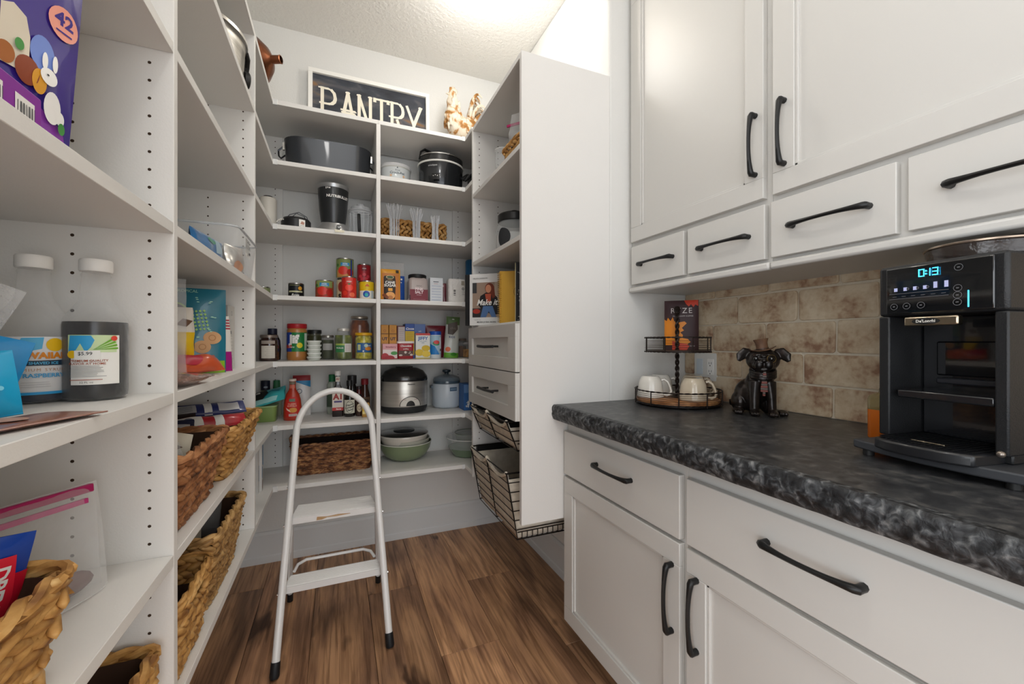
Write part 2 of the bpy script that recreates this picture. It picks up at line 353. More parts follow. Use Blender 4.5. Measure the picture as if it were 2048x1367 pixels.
def basket(parent,w0,d0,w1,d1,h,m,dark,rows=8,seg=0.026,ry=0.010,rz_=0.85,slant=0.45,seed=1,cr=0.03,handle=None,rim=0.011):
    rnd=random.Random(seed); cr=min(cr,d0/2.3)
    b=B().mat(m)
    hz=h*0.80
    sk=None
    if handle: sk=lambda p: abs(p.y if handle=='x' else p.x)<0.045 and abs(p.z-hz)<0.022 and (abs(p.x)>w1*0.40 if handle=='x' else p.y<0)
    weave(b,w0,d0,w1,d1,h,rows,seg,ry,rz_,slant,rnd,cr=cr,skip=sk); b.build('weave',parent,kind='stuff',ang=180)
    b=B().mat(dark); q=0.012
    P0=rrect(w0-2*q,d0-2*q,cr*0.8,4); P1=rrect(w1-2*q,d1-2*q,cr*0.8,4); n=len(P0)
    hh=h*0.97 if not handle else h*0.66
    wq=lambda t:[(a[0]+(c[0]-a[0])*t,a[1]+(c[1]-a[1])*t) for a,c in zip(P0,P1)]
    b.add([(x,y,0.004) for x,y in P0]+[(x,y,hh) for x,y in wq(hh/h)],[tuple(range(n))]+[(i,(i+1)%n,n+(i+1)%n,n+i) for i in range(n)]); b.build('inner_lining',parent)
    P=rrect(w1,d1,cr,6); rr=B().mat(m)
    for s in (0,1):
        N=int((w1+d1)*2/0.010); pts=[]
        L=[0]
        for i in range(len(P)): a=P[i];c=P[(i+1)%len(P)]; L.append(L[-1]+math.hypot(c[0]-a[0],c[1]-a[1]))
        for j in range(N):
            sL=j/N*L[-1]; i=0
            while L[i+1]<sL: i+=1
            qq=(sL-L[i])/(L[i+1]-L[i]+1e-9); a=P[i];c=P[(i+1)%len(P)]; ph=j*0.75+s*PI
            nx,ny=(c[1]-a[1]),-(c[0]-a[0]); l=math.hypot(nx,ny) or 1
            pts.append((a[0]+(c[0]-a[0])*qq+nx/l*cos(ph)*rim*0.45,a[1]+(c[1]-a[1])*qq+ny/l*cos(ph)*rim*0.45,h+sin(ph)*rim*0.45))
        rr.tube(pts,rim*0.62,6,closed=True)
    rr.build('rim',parent)
HONEY=noisy('honey_weave',[(0.3,'#7d5226'),(0.45,'#b08145'),(0.58,'#c99a5a'),(0.72,'#d9b277')],(22,22,60),4,0.6,0.35)
RED=noisy('reddish_weave',[(0.3,'#54301c'),(0.48,'#94603a'),(0.7,'#c08a5c')],(22,22,60),4,0.6,0.35)
TAN=noisy('tan_weave',[(0.3,'#6e4c26'),(0.5,'#ab8450'),(0.7,'#cfa870')],(22,22,60),4,0.6,0.35)
RATTAN=noisy('dark_rattan',[(0.3,'#3a2013'),(0.46,'#70452a'),(0.56,'#946440'),(0.72,'#b98a58')],(40,40,90),4,0.5,0.35)
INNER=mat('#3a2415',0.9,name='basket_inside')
def remeshed(b,name,parent,vox,smooth=6,label=None):
    o=b.build(name,parent,label=label); r=o.modifiers.new('remesh','REMESH'); r.mode='VOXEL'; r.voxel_size=vox; r.use_smooth_shade=True
    s=o.modifiers.new('smooth','SMOOTH'); s.iterations=smooth; s.factor=0.5
    dg=bpy.context.evaluated_depsgraph_get(); ev=o.evaluated_get(dg); me=bpy.data.meshes.new_from_object(ev); o.modifiers.clear(); old=o.data; o.data=me; 
    me.polygons.foreach_set('use_smooth',[True]*len(me.polygons)); bpy.data.meshes.remove(old); return o
def pull(name,parent,L,axis,face,rot=0,proud=0.030):
    """arched twisted bar pull; local: bar runs along axis, stands out along -x from plane x=0"""
    L*=0.93; pts=[];R=[];F=[];n=18
    for i in range(n+1):
        t=i/n; s=(t-0.5)*L*0.94; e=abs(2*t-1); out=proud*(0.72+0.28*(1-e**2.2))
        q=(-out,s,0) if axis=='y' else (-out,0,s); pts.append(q); R.append(0.0060+0.0022*e**3); F.append(0.80+0.20*e**2)
    for k,sg in ((0,-1),(1,1)):
        a=pts[0] if k==0 else pts[-1]; c=tuple(a[j]+(sg*L*0.028 if (j==1 and axis=='y') or (j==2 and axis=='z') else 0) for j in range(3))
        ex=[(c[0]*0.86,c[1],c[2]),(c[0]*0.45,c[1],c[2]),(0.0005,c[1],c[2])]; rr=[0.0086,0.0078,0.0080]
        if k==0: pts=ex[::-1]+pts; R=rr[::-1]+R; F=[1,1,1]+F
        else: pts=pts+ex; R=R+rr; F=F+[1,1,1]
    return B().mat(HAND).tube(pts,R,8,flat=F,up=(0,0,1) if axis=='y' else (0,1,0)).build(name,parent,ang=50)
# ================================================================ the room shell
def S(name,m,*a,bev=0,**k): return box(name,m,*a,bev=bev,kind='structure',**k)
LW=-0.65; BW=2.565; RW=1.045; KW=1.465; AL=1.440; CZ=2.893
S('wall_left',WALL,LW-0.1,LW,0.10,BW+0.1,0,CZ)
S('wall_back',WALL,LW,RW+0.1,BW,BW+0.1,0,CZ)
S('wall_right_pantry',WALL,RW,KW+0.1,AL,BW,0,CZ,bev=0.012)
wk=S('wall_right_kitchen',mat('#cfc4b0',0.9,name='mortar',bump=0.4,bscale=90),KW,KW+0.1,-2.5,AL,0,CZ)
S('ceiling',CEIL,-2.4,KW+0.1,-2.5,BW+0.1,CZ,CZ+0.1)
# floor: planks laid along the room, each its own piece
fl=S('floor',mat('#2a1d14',0.9,name='subfloor'),-2.4,KW,-2.5,BW,-0.05,-0.012)
FM=floor_mat(); rp=random.Random(3)
xs=[-2.417,-2.185,-1.953,-1.721,-1.489,-1.257,-1.025,-0.793,-0.561,-0.329,-0.099,0.130,0.359,0.592,0.822,1.054,1.286,1.518]
ends={3:[2.9],4:[3.0,1.1],5:[2.045,0.85],6:[1.54,0.35],7:[1.98,0.78],8:[1.41,0.2]}
for i in range(len(xs)-1):
    x0=max(xs[i],LW if i==7 else -2.4);x1=min(xs[i+1],KW); top_=BW if i>=7 else 0.09
    js=ends.get(i+1-7,[rp.uniform(1.2,2.4)]); js=[j for j in js if j<top_]; js=[top_]+sorted(js,reverse=True)
    while js[-1]>-2.5: js.append(max(-2.5,js[-1]-rp.choice((1.22,1.22,1.0))))
    if len(js)>1 and js[-2]==-2.5: js.pop()
    for a,b_ in zip(js[:-1],js[1:]):
        if a-b_<0.02: continue
        dz=rp.uniform(0,0.0004); cx=(x0+x1)/2; cy=(a+b_)/2
        o=B().mat(FM).box(x0+0.0006-cx,x1-0.0006-cx,b_+0.0006-cy,a-0.0006-cy,-0.012,dz).build('plank',fl,bev=0.0012,bseg=1); o.location=(cx,cy,0)
# baseboards
def baseb(name,pts):
    (x0,y0),(x1,y1)=pts; prof=[(0,0),(0.016,0),(0.018,0.010),(0.017,0.036),(0.013,0.042),(0.013,0.150),(0.009,0.158),(0.006,0.164),(0,0.166)]
    b=B().mat(TRIM); d=Vector((x1-x0,y1-y0,0)).normalized(); n=Vector((-d.y,d.x,0))
    b.loft([[Vector((x,y,0))+n*q[0]+Vector((0,0,q[1])) for q in prof] for x,y in ((x0,y0),(x1,y1))]); b.build(name,kind='structure',ang=20)
baseb('baseboard_back',((RW,BW),(LW,BW))); baseb('baseboard_left',((LW,BW),(LW,0.10))); baseb('baseboard_right',((RW,AL),(RW,BW)))
# brick backsplash on the kitchen wall
BM=brick_mat(); rb=random.Random(11)
rows=[(0.9375,1.0335,0.825),(1.041,1.139,0.918),(1.145,1.249,0.817),(1.254,1.359,0.935),(1.366,1.468,0.807)]
for k,(z0,z1,j) in enumerate(rows):
    y=j+0.234*3
    while y>-0.35:
        a=min(y,AL)-0.0025; c=y-0.234+0.0025; y-=0.234
        if a-c<0.03: continue
        b=B().mat(BM); cy=(a+c)/2; cz=(z0+z1)/2; hy=(a-c)/2; hz=(z1-z0)/2; sd=rb.uniform(0,50)
        r=0.012 if not(k==3 and abs(cy-1.05)<0.05) else 0.022; pr=rb.uniform(0.004,0.008)
        P=rrect(2*hy,2*hz,r*0.7,3); P=[(p+noise.noise(Vector((p*20,q*20,sd)))*0.003,q+noise.noise(Vector((p*20,q*20,sd+9)))*0.003) for p,q in P]
        b.add([(0,p,q) for p,q in P]+[(-pr*0.8,p*0.992,q*0.985) for p,q in P]+[(-pr,p*0.96,q*0.92) for p,q in P],
            [(i,len(P)+i,len(P)+(i+1)%len(P),(i+1)%len(P)) for i in range(len(P))]+[(len(P)+i,2*len(P)+i,2*len(P)+(i+1)%len(P),len(P)+(i+1)%len(P)) for i in range(len(P))]+[tuple(2*len(P)+i for i in range(len(P)))])
        o=b.build('brick',wk,ang=50); o.location=(KW,cy,cz)
# ================================================================ shelving
def wloc(o,t): o.location=tuple(-c for c in t.location); return o
def wbox(t,name,m,*a,bev=0.001,label=None): return wloc(box(name,m,*a,parent=t,bev=bev,label=label),t)
def holes(par,t,cols,y,z0,z1,face='y',skip=()):
    b=B().mat(HOLE_SHADE)  # flat discs; the dark inside of each peg hole is put into the colour
    n=int((z1-z0)/0.032)
    for cx in cols:
        for i in range(n+1):
            z=z0+0.02+i*0.032
            if face=='y': b.add([(cx+0.0028*cos(a),y-0.0003,z+0.0028*sin(a)) for a in [PI*k/4 for k in range(8)]],[tuple(range(8))])
            else: b.add([(cx,y+0.0028*cos(a),z+0.0028*sin(a)) for a in [PI*k/4 for k in range(8)]],[tuple(range(8))])
    o=b.build('painted_peg_holes',par,kind='stuff'); return o
XF=-0.277; TH=0.0205
SZ=[0.4895,0.771,1.0675,1.378,1.707,2.006,2.283]   # shelf undersides
t=T('shelving_unit','tall white laminate shelving along the left wall with two open bays','shelving',(-0.46,0.95,0.0))
PAN=[(0.14,0.159),(0.938,0.957),(1.7345,1.7535)]
for a,c in PAN:
    p=wbox(t,'side_panel',LAM,LW,XF+0.0005,a,c,SZ[0]+TH,SZ[-1]); holes(p,t,(-0.312,-0.416,-0.613),a,SZ[0]+TH,SZ[-1]-0.03)
for z in SZ:
    if z==SZ[0] or z==SZ[-1]: wbox(t,'shelf',LAM,LW,XF,0.14,1.7535,z,z+TH)
    else:
        for y0,y1 in ((0.1595,0.9375),(0.9575,1.734)): wbox(t,'shelf',LAM,LW,XF,y0,y1,z,z+TH)
# back wall shelving with short returns at both corners
YF=2.195; TX=0.643
t=T('corner_shelving','white U-shaped corner shelving filling the back wall of the pantry','shelving',(0.19,2.38,0.0))
wbox(t,'divider_panel',LAM,0.1785,0.1985,YF,BW,SZ[0]+TH,SZ[-1])
for a,c,cx in ((LW,-0.276,-0.311),(0.664,RW,0.699)):
    p=wbox(t,'support_panel',LAM,a,c,BW-0.019,BW-0.0005,SZ[0],SZ[-1]+0.02); holes(p,t,(cx,),BW-0.019,SZ[0]+TH,SZ[-1])
for i,z in enumerate(SZ):
    x_end=0.1785 if 0<i<6 else None
    segs=[(LW,0.1780),(0.1990,RW)] if x_end else [(LW,0.1885),(0.1890,RW)]
    for k,(a,c) in enumerate(segs):
        b=B().mat(LAM)
        if k==0: poly=[(LW,1.754),(XF,1.754),(XF,YF),(c,YF),(c,BW-0.0195),(LW,BW-0.0195)]
        else: poly=[(a,YF),(TX,YF),(TX,2.0745),(RW,2.0745),(RW,BW-0.0195),(a,BW-0.0195)]
        wloc(b.prism(poly,z,z+TH).build('shelf',t,bev=0.001),t)
        cx=XF if k==0 else TX; s=1 if k==0 else -1
        wloc(B().mat(TRIM).box(min(cx-0.002,cx+s*0.018),max(cx-0.002,cx+s*0.018),YF-0.003,YF+0.010,z-0.003,z+TH+0.002).build('corner_bracket',t,bev=0.001),t)
        # mitre seam running back into the corner
        e=LW if k==0 else RW
# tower on the right
t=T('pantry_tower','tall white open tower with two drawers and wire baskets, right of the back shelves','cabinet',(0.84,1.75,0.0))
for a,c in ((1.438,1.457),(2.055,2.074)):
    p=wbox(t,'side_panel',LAM,TX,RW,a,c,0.483,2.290)
    if a>2: holes(p,t,(0.678,0.782,0.99),a,0.50,2.27)
for z in (2.2715,1.925,1.574,1.243): wbox(t,'shelf',LAM,TX,RW,1.4575,2.0545,z,z+0.0195)
wbox(t,'wall_rail',LAM,RW-0.012,RW-0.001,1.4575,2.0545,0.80,0.90)
for z0,z1 in ((1.066,1.253),(0.877,1.062)):
    b=B().mat(CAB); d=T('x','x','x',(0,0,0)); bpy.data.objects.remove(d)
    y0,y1=1.453,2.063; r=0.052
    b.box(0.634,0.6425,y0,y1,z0,z1)
    b.box(0.623,0.634,y0,y1,z0,z0+r); b.box(0.623,0.634,y0,y1,z1-r,z1); b.box(0.623,0.634,y0,y0+0.075,z0+r,z1-r); b.box(0.623,0.634,y1-0.055,y1,z0+r,z1-r)
    b.box(0.6425,1.00,y0+0.015,y1-0.015,z0+0.01,z0+0.02)
    dr=wloc(b.build('drawer',t,bev=0.0008),t)
    h=B().mat(HAND); zc=(z0+z1)/2+0.003
    h.tube([(0.596,1.63,zc),(0.594,1.73,zc-0.002),(0.596,1.83,zc)],0.0065,10)
    for y in (1.665,1.79): h.cyl((0.636,y,zc),(0.596,y,zc),0.0045)
    h.build('handle',dr)
# pull-out wire baskets with canvas liners
CANV=noisy('canvas',[(0.3,'#cfc4b2'),(0.7,'#e6dccb')],(30,30,30),4,0.9,0.3,rand=False)
def wirebasket(zb,zt,label,seed,content=None):
    t=T('wire_basket',label,'basket',(0.83,1.77,zb),0,'pull-out wire baskets in the tower'); y0,y1=1.533,2.012; xb,xt=0.668,0.620; xr=1.0
    dz=zt-zb; X=lambda z:xb+(xt-xb)*(z/dz)
    W=B().mat(mat('#221d1a',0.4,0.5)); L=lambda *p:[(x-0.83,y-1.77,z) for x,y,z in p]
    rr=0.0022
    nz=max(3,int(round(dz/0.037)))
    for y in (y0,(y0+y1)/2,y1): W.tube(L((X(dz),y,dz),(X(dz*0.5),y,dz*0.5),(xb,y,0),(xr,y,0)),0.0032,6)
    for i in range(nz+1):
        z=dz*i/nz
        if i<nz or True: W.tube(L((xr,y1,z),(X(z)-0.002,y1,z),(X(z)-0.002,y0,z),(xr,y0,z)),rr if i<nz else 0.0035,6)
    for k in range(14):
        x=xb+0.02+k*0.0235; W.tube(L((x,y0,0.028),(x,y0,0.0),(x,y1,0.0)),0.0018,5)
    W.tube(L((xb,y0,0.028),(xr,y0,0.028)),0.0022,6)
    W.build('wire_frame',t)
    for y in (1.459,2.035): B().mat(BLK).box(0.66-0.83,1.0-0.83,y-1.77,y-1.77+0.018,dz-0.035,dz-0.005).build('slide_rail',t)
    # liner with a rolled sagging front edge
    b=B().mat(CANV); q=0.008
    def edge(yy): u=(yy-y0)/(y1-y0); return dz-0.045*abs(sin(2*PI*u))**0.8*0.9+0.004
    ys=[y0+q+(y1-y0-2*q)*i/24 for i in range(25)]
    b.grid(lambda u,v:L((X(edge(ys[round(u*24)])*v)+q+0.006*noise.noise(Vector((u*9,v*5,seed))),ys[round(u*24)],edge(ys[round(u*24)])*v+0.003))[0],24,6)
    for yy in (y0+q,y1-q): b.grid(lambda u,v:L((X(dz*v)+q+(xr-0.01-X(dz*v))*u,yy+0.004*noise.noise(Vector((u*9,v*7,seed+yy))),(dz-0.03)*v+0.003))[0],16,6)
    b.add(L((xb+q,y0+q,0.004),(xr-q,y0+q,0.004),(xr-q,y1-q,0.004),(xb+q,y1-q,0.004)),[(0,1,2,3)])
    b.add(L((xr-0.01,y0+q,0.004),(xr-0.01,y1-q,0.004),(xr-0.01,y1-q,dz),(xr-0.01,y0+q,dz)),[(0,1,2,3)])
    b.tube([L((X(edge(y))+0.001,y,edge(y)+0.003))[0] for y in ys],0.007,8)
    o=b.build('canvas_liner',t); m=o.modifiers.new('s','SOLIDIFY'); m.thickness=0.002
    if content=='dark':
        b=B().mat(mat('#17181a',0.7)); 
        for k in range(5): b.ell((-0.10+0.02*k,-0.16+0.08*k,dz*0.62),(0.07,0.06,0.035),14,8)
        remeshed(b,'dark_cloth',t,0.006,4,label='crumpled black cloth in the basket')
    else:
        b=B().mat(BLK).box(-0.19,0.10,-0.225,-0.205,dz-0.075,dz-0.03); b.build('name_clip',t,bev=0.002,label='black plastic clip on the liner')
wirebasket(0.742,0.862,'shallow wire basket with beige liner just under the two tower drawers',1,'dark')
wirebasket(0.385,0.655,'deep wire basket with beige canvas liner at the bottom of the tower',2)
# ================================================================ kitchen cabinets on the right
def cabframe(t,x0,x1,y0,y1,z0,z1,name='carcass'):
    return wbox(t,name,CAB,x0,x1,y0,y1,z0,z1,bev=0.001)
def shaker(t,name,xf,y0,y1,z0,z1,st=0.06):
    b=B().mat(CAB)
    b.box(xf+0.012,xf+0.020,y0,y1,z0,z1)
    for a in ((y0,y1,z0,z0+st),(y0,y1,z1-st,z1),(y0,y0+st,z0+st,z1-st),(y1-st,y1,z0+st,z1-st)): b.box(xf,xf+0.013,*a)
    # stepped bead inside the frame
    w_=0.008
    for a in ((y0+st,y1-st,z0+st,z0+st+w_),(y0+st,y1-st,z1-st-w_,z1-st),(y0+st,y0+st+w_,z0+st,z1-st),(y1-st-w_,y1-st,z0+st,z1-st)): b.box(xf+0.005,xf+0.013,*a)
    return wloc(b.build(name,t,bev=0.0016),t)
def slab(t,xf,y0,y1,z0,z1): return wbox(t,'drawer',CAB,xf,xf+0.020,y0,y1,z0,z1,bev=0.0018)
def knob(par,L,ax,xf,y,z): o=pull('handle',par,L,ax,xf); o.location=(xf,y,z); return o
XB=0.822
t=T('base_cabinet','white base cabinet with one drawer over one door, next to the tower','cabinet',(1.14,1.125,0))
cabframe(t,XB+0.0205,KW-0.02,0.8185,1.432,0.085,0.8775); wbox(t,'toe_kick',mat('#8d8b86',0.6),0.905,1.44,0.8185,1.432,0,0.085)
d=slab(t,XB,0.829,1.428,0.664,0.832); knob(d,0.195,'y',XB,1.112,0.760)
d=shaker(t,'door',XB,0.829,1.428,0.090,0.653); knob(d,0.190,'z',XB,0.855,0.500)
t=T('base_cabinet','wide white base cabinet with drawer and door, nearest the camera','cabinet',(1.14,0.5,0))
cabframe(t,XB+0.0205,KW-0.02,-0.45,0.8175,0.085,0.8775); wbox(t,'toe_kick',mat('#8d8b86',0.6),0.905,1.44,-0.45,0.8175,0,0.085)
d=slab(t,XB,0.190,0.806,0.664,0.832); knob(d,0.186,'y',XB,0.503,0.765)
d=shaker(t,'door',XB,0.190,0.806,0.090,0.653); knob(d,0.190,'z',XB,0.772,0.500)
d=slab(t,XB,-0.44,0.170,0.664,0.832); knob(d,0.195,'y',XB,-0.135,0.765)
d=shaker(t,'door',XB,-0.44,0.170,0.090,0.653); knob(d,0.190,'z',XB,0.135,0.500)
# countertop
CNT=noisy('charcoal_counter',[(0.30,'#26272a'),(0.50,'#38393b'),(0.62,'#4b4b4b'),(0.78,'#6b6864')],(38,38,38),9,0.34,0.10,rand=False,dist=0.4,bd=0.001)
CED=noisy('rough_counter_edge',[(0.30,'#0f1012'),(0.47,'#27282a'),(0.58,'#47494b'),(0.72,'#7d7e7e')],(60,60,60),9,0.5,0.8,rand=False,dist=0.6,bd=0.004)
t=T('countertop','long charcoal stone-look countertop with a rough chiselled front edge','countertop',(1.12,0.5,0.9))
wbox(t,'counter_slab',CNT,0.786,KW,-0.45,1.4375,0.8785,0.9360,bev=0)
b=B().mat(CED)
def edge(u,v):
    y=-0.45+(1.4375+0.45)*u; a=v*PI; n=noise.noise(Vector((y*26,v*2.2,1.3)))+0.6*noise.noise(Vector((y*70,v*5,4.1)))+0.35*noise.noise(Vector((y*150,v*10,7)))
    z=0.9361-v*0.058; bul=0.010*sin(PI*min(1,max(0,v)))**0.6
    return Vector((0.7865-bul-0.0045-n*0.005*sin(PI*min(1,v+0.06))-(0.004*noise.noise(Vector((y*18,2,9))) ),y,z+0.0015*n*(1 if 0<v<1 else 0.2)))
b.grid(lambda u,v:edge(u,v),620,14)
b.grid(lambda u,v:edge(u,0).lerp(Vector((0.80,edge(u,0).y,0.9362)),v),620,1)
b.grid(lambda u,v:edge(u,1).lerp(Vector((0.80,edge(u,1).y,0.8784)),v),620,1)
wloc(b.build('chiselled_edge',t,ang=180),t)
# upper cabinets
XU=1.140
def upper(label,y0,y1,door,drs,hy,loc):
    t=T('upper_cabinet',label,'cabinet',loc)
    cabframe(t,XU+0.0205,KW-0.001,y0,y1,1.393,2.68)
    wbox(t,'light_rail',CAB,XU+0.002,XU+0.030,y0,y1,1.389,1.412,bev=0.007)
    wbox(t,'crown_moulding',CAB,XU-0.012,XU+0.05,y0,y1,2.665,2.76,bev=0.008)
    d=shaker(t,'door',XU,door[0],door[1],1.599,2.655); knob(d,0.188,'z',XU,hy,1.762)
    for a,c in drs: d=slab(t,XU,a,c,1.421,1.580); knob(d,0.19 if c-a>0.285 else 0.187,'y',XU,(a+c)/2-0.006,1.497)
upper('white upper cabinet at the far end, one tall door above two small drawers',0.8135,1.436,(0.829,1.420),((1.131,1.416),(0.825,1.112)),0.853,(1.30,1.12,1.39))
upper('white upper cabinet above the coffee machine, wide door over two larger drawers',0.180,0.8125,(0.190,0.801),((0.517,0.806),(0.195,0.497)),0.767,(1.30,0.5,1.39))
# ceiling light
t=T('ceiling_light','round glowing flush ceiling light near the back of the pantry','light',(0.62,1.82,CZ))
B().mat(WHT).lathe([(0.165,0),(0.165,-0.018),(0.15,-0.022)],40,cap=False).build('rim',t)
B().mat(mat('#fff6e8',0.4,emit=9,name='lit_diffuser')).lathe([(0.0,-0.034),(0.08,-0.032),(0.13,-0.027),(0.15,-0.020)],40,cap=False).build('diffuser',t)
# outlet
t=T('outlet_plate','white double outlet plate on the brick wall behind the mugs','outlet',(KW-0.006,1.325,1.075),-PI/2)
def outlet(t):
    B().mat(mat('#dcdad4',0.4)).prism(rrect(0.115,0.118,0.006,3),-0.0,0.006,axis='y').build('cover_plate',t).rotation_euler=(0,0,0)
    B().mat(mat('#c9d2d8',0.4)).box(-0.045,-0.012,-0.003,0,-0.034,0.034).build('rocker_switch',t,bev=0.001)
    B().mat(WHT).box(0.013,0.045,-0.003,0,-0.034,0.034).build('socket',t,bev=0.001)
    decal('socket_slots',[('rect',x,z,x+0.002,z+0.009,BLACKP) for x in (0.022,0.034) for z in (0.012,-0.022)]+[('disc',0.029,z,0.0025,BLACKP) for z in (0.006,-0.028)],flatmap(-0.003),t)
outlet(t)
# ================================================================ step stool
STW=mat('#e6e5e3',0.28,name='white_enamel',coat=0.3)
t=T('step_stool','white metal folding step stool with two treads and an arched handrail','step stool',(-0.01,1.85,0))
PL=lambda z:1.66+0.335*z-1.85
xl=lambda z:-0.196+0.064*z*1.0 if z<0.8 else -0.145
def legx(z): return 0.196-0.058*z
arc=[(-legx(z),PL(z),z) for z in (0.035,0.2,0.4,0.6,0.8)]
for i in range(1,16):
    a=PI-PI*i/16; arc.append((legx(0.8)*cos(a),PL(0.8+0.168*sin(a)),0.80+0.168*sin(a)))
arc+=[(legx(z),PL(z),z) for z in (0.8,0.6,0.4,0.2,0.035)]
B().mat(STW).tube(arc,0.0135,14).build('handrail_frame',t)
RZ=lambda z:(2.137-1.85)-(2.137-1.885)*z/0.66
rx=lambda z:0.192-0.045*z
rear=[(-rx(z),RZ(z),z) for z in (0.03,0.3,0.60)]
for s in (-1,1):
    B().mat(STW).tube([(s*rx(z),RZ(z),z) for z in (0.03,0.3,0.645)],0.0105,12).build('rear_leg',t)
RUB=mat('#15171a',0.5,name='rubber')
for s in (-1,1):
    d=Vector((s*(legx(0)-legx(1)),-(0.335),-1)).normalized(); p=Vector((s*legx(0.05),PL(0.05),0.05)); q=Vector((s*legx(0.0),PL(0.0),0.002))
    B().mat(RUB).tube([p,p.lerp(q,0.85),q],[0.0155,0.0165,0.013],14).build('rubber_foot',t)
    B().mat(RUB).tube([(s*rx(0.045),RZ(0.045),0.045),(s*rx(0),RZ(0),0.001)],[0.0125,0.0125],14).build('rubber_foot',t)
def tread(y0,d,z,hw0,hw1,lab=None):
    b=B().mat(STW); n=8
    prof=[(0,-0.024),(0,0.0)]
    for i in range(n): a=0.004+(d-0.008)*i/n; w_=(d-0.008)/n; prof+=[(a,0.0),(a+w_*0.30,0.0028),(a+w_*0.55,0.0028),(a+w_*0.85,0.0)]
    prof+=[(d,0.0),(d,-0.02),(d-0.002,-0.02),(d-0.002,-0.003),(0.002,-0.003),(0.002,-0.024)]
    secs=[[(s*(hw0+(hw1-hw0)*q[0]/d),y0+q[0]-1.85,z+q[1]) for q in prof] for s in (-1,1)]
    b.loft(secs); o=b.build('tread',t,ang=20,label=lab)
    for s in (-1,1): B().mat(STW).box(min(s*hw0,s*(hw0-0.002)),max(s*hw0,s*(hw0-0.002)),y0-1.85,y0+d*0.9-1.85,z-0.022,z).build('bracket',t)
    return o
tr=tread(1.843,0.145,0.485,0.162,0.145,'upper tread with a worn strip of brown adhesive')
decal('adhesive_mark',[('poly',[(-0.07,0.464),(-0.068,0.478),(-0.03,0.474),(0.01,0.477),(0.055,0.474),(0.06,0.472),(0.0,0.469),(-0.03,0.470),(-0.05,0.464)],mat('#b8946a',0.8)),('poly',[(-0.055,0.470),(-0.01,0.473),(0.03,0.474),(0.0,0.472)],mat('#d9c3a0',0.8))],flatmap(1.843-1.85),tr)
tread(1.765,0.088,0.258,0.181,0.160)
for s in (-1,1):
    B().mat(STW).add([(s*0.168,-0.035,0.262),(s*0.168,0.015,0.34),(s*0.168,0.03,0.335),(s*0.168,0.0,0.262),(s*0.166,-0.035,0.262),(s*0.166,0.015,0.34),(s*0.166,0.03,0.335),(s*0.166,0.0,0.262)],[(0,1,2,3),(7,6,5,4),(0,4,5,1),(1,5,6,2),(2,6,7,3),(3,7,4,0)]).build('side_strut',t)
    B().mat(STW).tube([(s*0.168,0.025,0.335),(s*0.160,0.01,0.42),(s*0.158,0.02,0.475)],0.004,8).build('link_bar',t)
    for z in (0.47,0.60,0.25): B().mat(CHROME).cyl((s*(legx(z)+0.012),PL(z),z),(s*(legx(z)+0.016),PL(z),z),0.005,10).build('rivet',t)
B().mat(STW).tube([(-0.150,0.00,0.272),(-0.140,0.035,0.280),(-0.11,0.055,0.285),(0.11,0.055,0.285),(0.140,0.035,0.280),(0.152,0.00,0.272)],0.006,8).build('rear_crossbar',t)
# ================================================================ baskets in the left shelves
Z6=SZ[1]+TH+0.0004; Z7=SZ[0]+TH+0.0004; Z5=SZ[2]+TH+0.0004; Z4=SZ[3]+TH+0.0004; Z3=SZ[4]+TH+0.0004; Z2=SZ[5]+TH+0.0004; Z1=SZ[6]+TH+0.0004
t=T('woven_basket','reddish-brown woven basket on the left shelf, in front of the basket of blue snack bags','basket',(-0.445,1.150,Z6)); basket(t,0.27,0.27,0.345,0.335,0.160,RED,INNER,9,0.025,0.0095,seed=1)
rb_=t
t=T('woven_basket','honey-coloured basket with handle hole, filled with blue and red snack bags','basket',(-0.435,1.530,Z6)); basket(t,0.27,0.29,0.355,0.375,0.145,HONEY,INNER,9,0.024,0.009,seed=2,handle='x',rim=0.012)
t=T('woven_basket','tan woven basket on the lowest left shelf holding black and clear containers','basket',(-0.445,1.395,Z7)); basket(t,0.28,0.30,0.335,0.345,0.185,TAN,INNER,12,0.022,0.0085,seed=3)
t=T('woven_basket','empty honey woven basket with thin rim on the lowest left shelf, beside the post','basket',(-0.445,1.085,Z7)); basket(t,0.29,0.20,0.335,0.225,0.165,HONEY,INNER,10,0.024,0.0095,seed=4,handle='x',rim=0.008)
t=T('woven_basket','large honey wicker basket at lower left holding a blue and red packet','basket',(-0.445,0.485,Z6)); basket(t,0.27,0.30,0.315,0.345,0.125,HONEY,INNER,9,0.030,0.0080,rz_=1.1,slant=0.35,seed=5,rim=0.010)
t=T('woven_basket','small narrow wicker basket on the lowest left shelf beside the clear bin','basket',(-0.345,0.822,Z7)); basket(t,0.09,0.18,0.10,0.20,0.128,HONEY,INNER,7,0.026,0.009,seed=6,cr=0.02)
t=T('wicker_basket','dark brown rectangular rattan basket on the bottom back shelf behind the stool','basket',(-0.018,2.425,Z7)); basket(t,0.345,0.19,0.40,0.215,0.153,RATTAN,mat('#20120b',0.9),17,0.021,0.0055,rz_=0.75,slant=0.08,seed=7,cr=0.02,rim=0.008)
b=B().mat(RATTAN)
for s in (-1,1): b.tube([(s*0.20,-0.035,0.165),(s*0.212,-0.03,0.195),(s*0.212,0.03,0.195),(s*0.20,0.035,0.165)],0.008,8)
for s in (-1,1): pass
b=B().mat(RATTAN).tube([(-0.20,-0.035,0.148),(-0.206,-0.03,0.178),(-0.206,0.03,0.178),(-0.20,0.035,0.148)],0.008,8); b.build('handle',t)
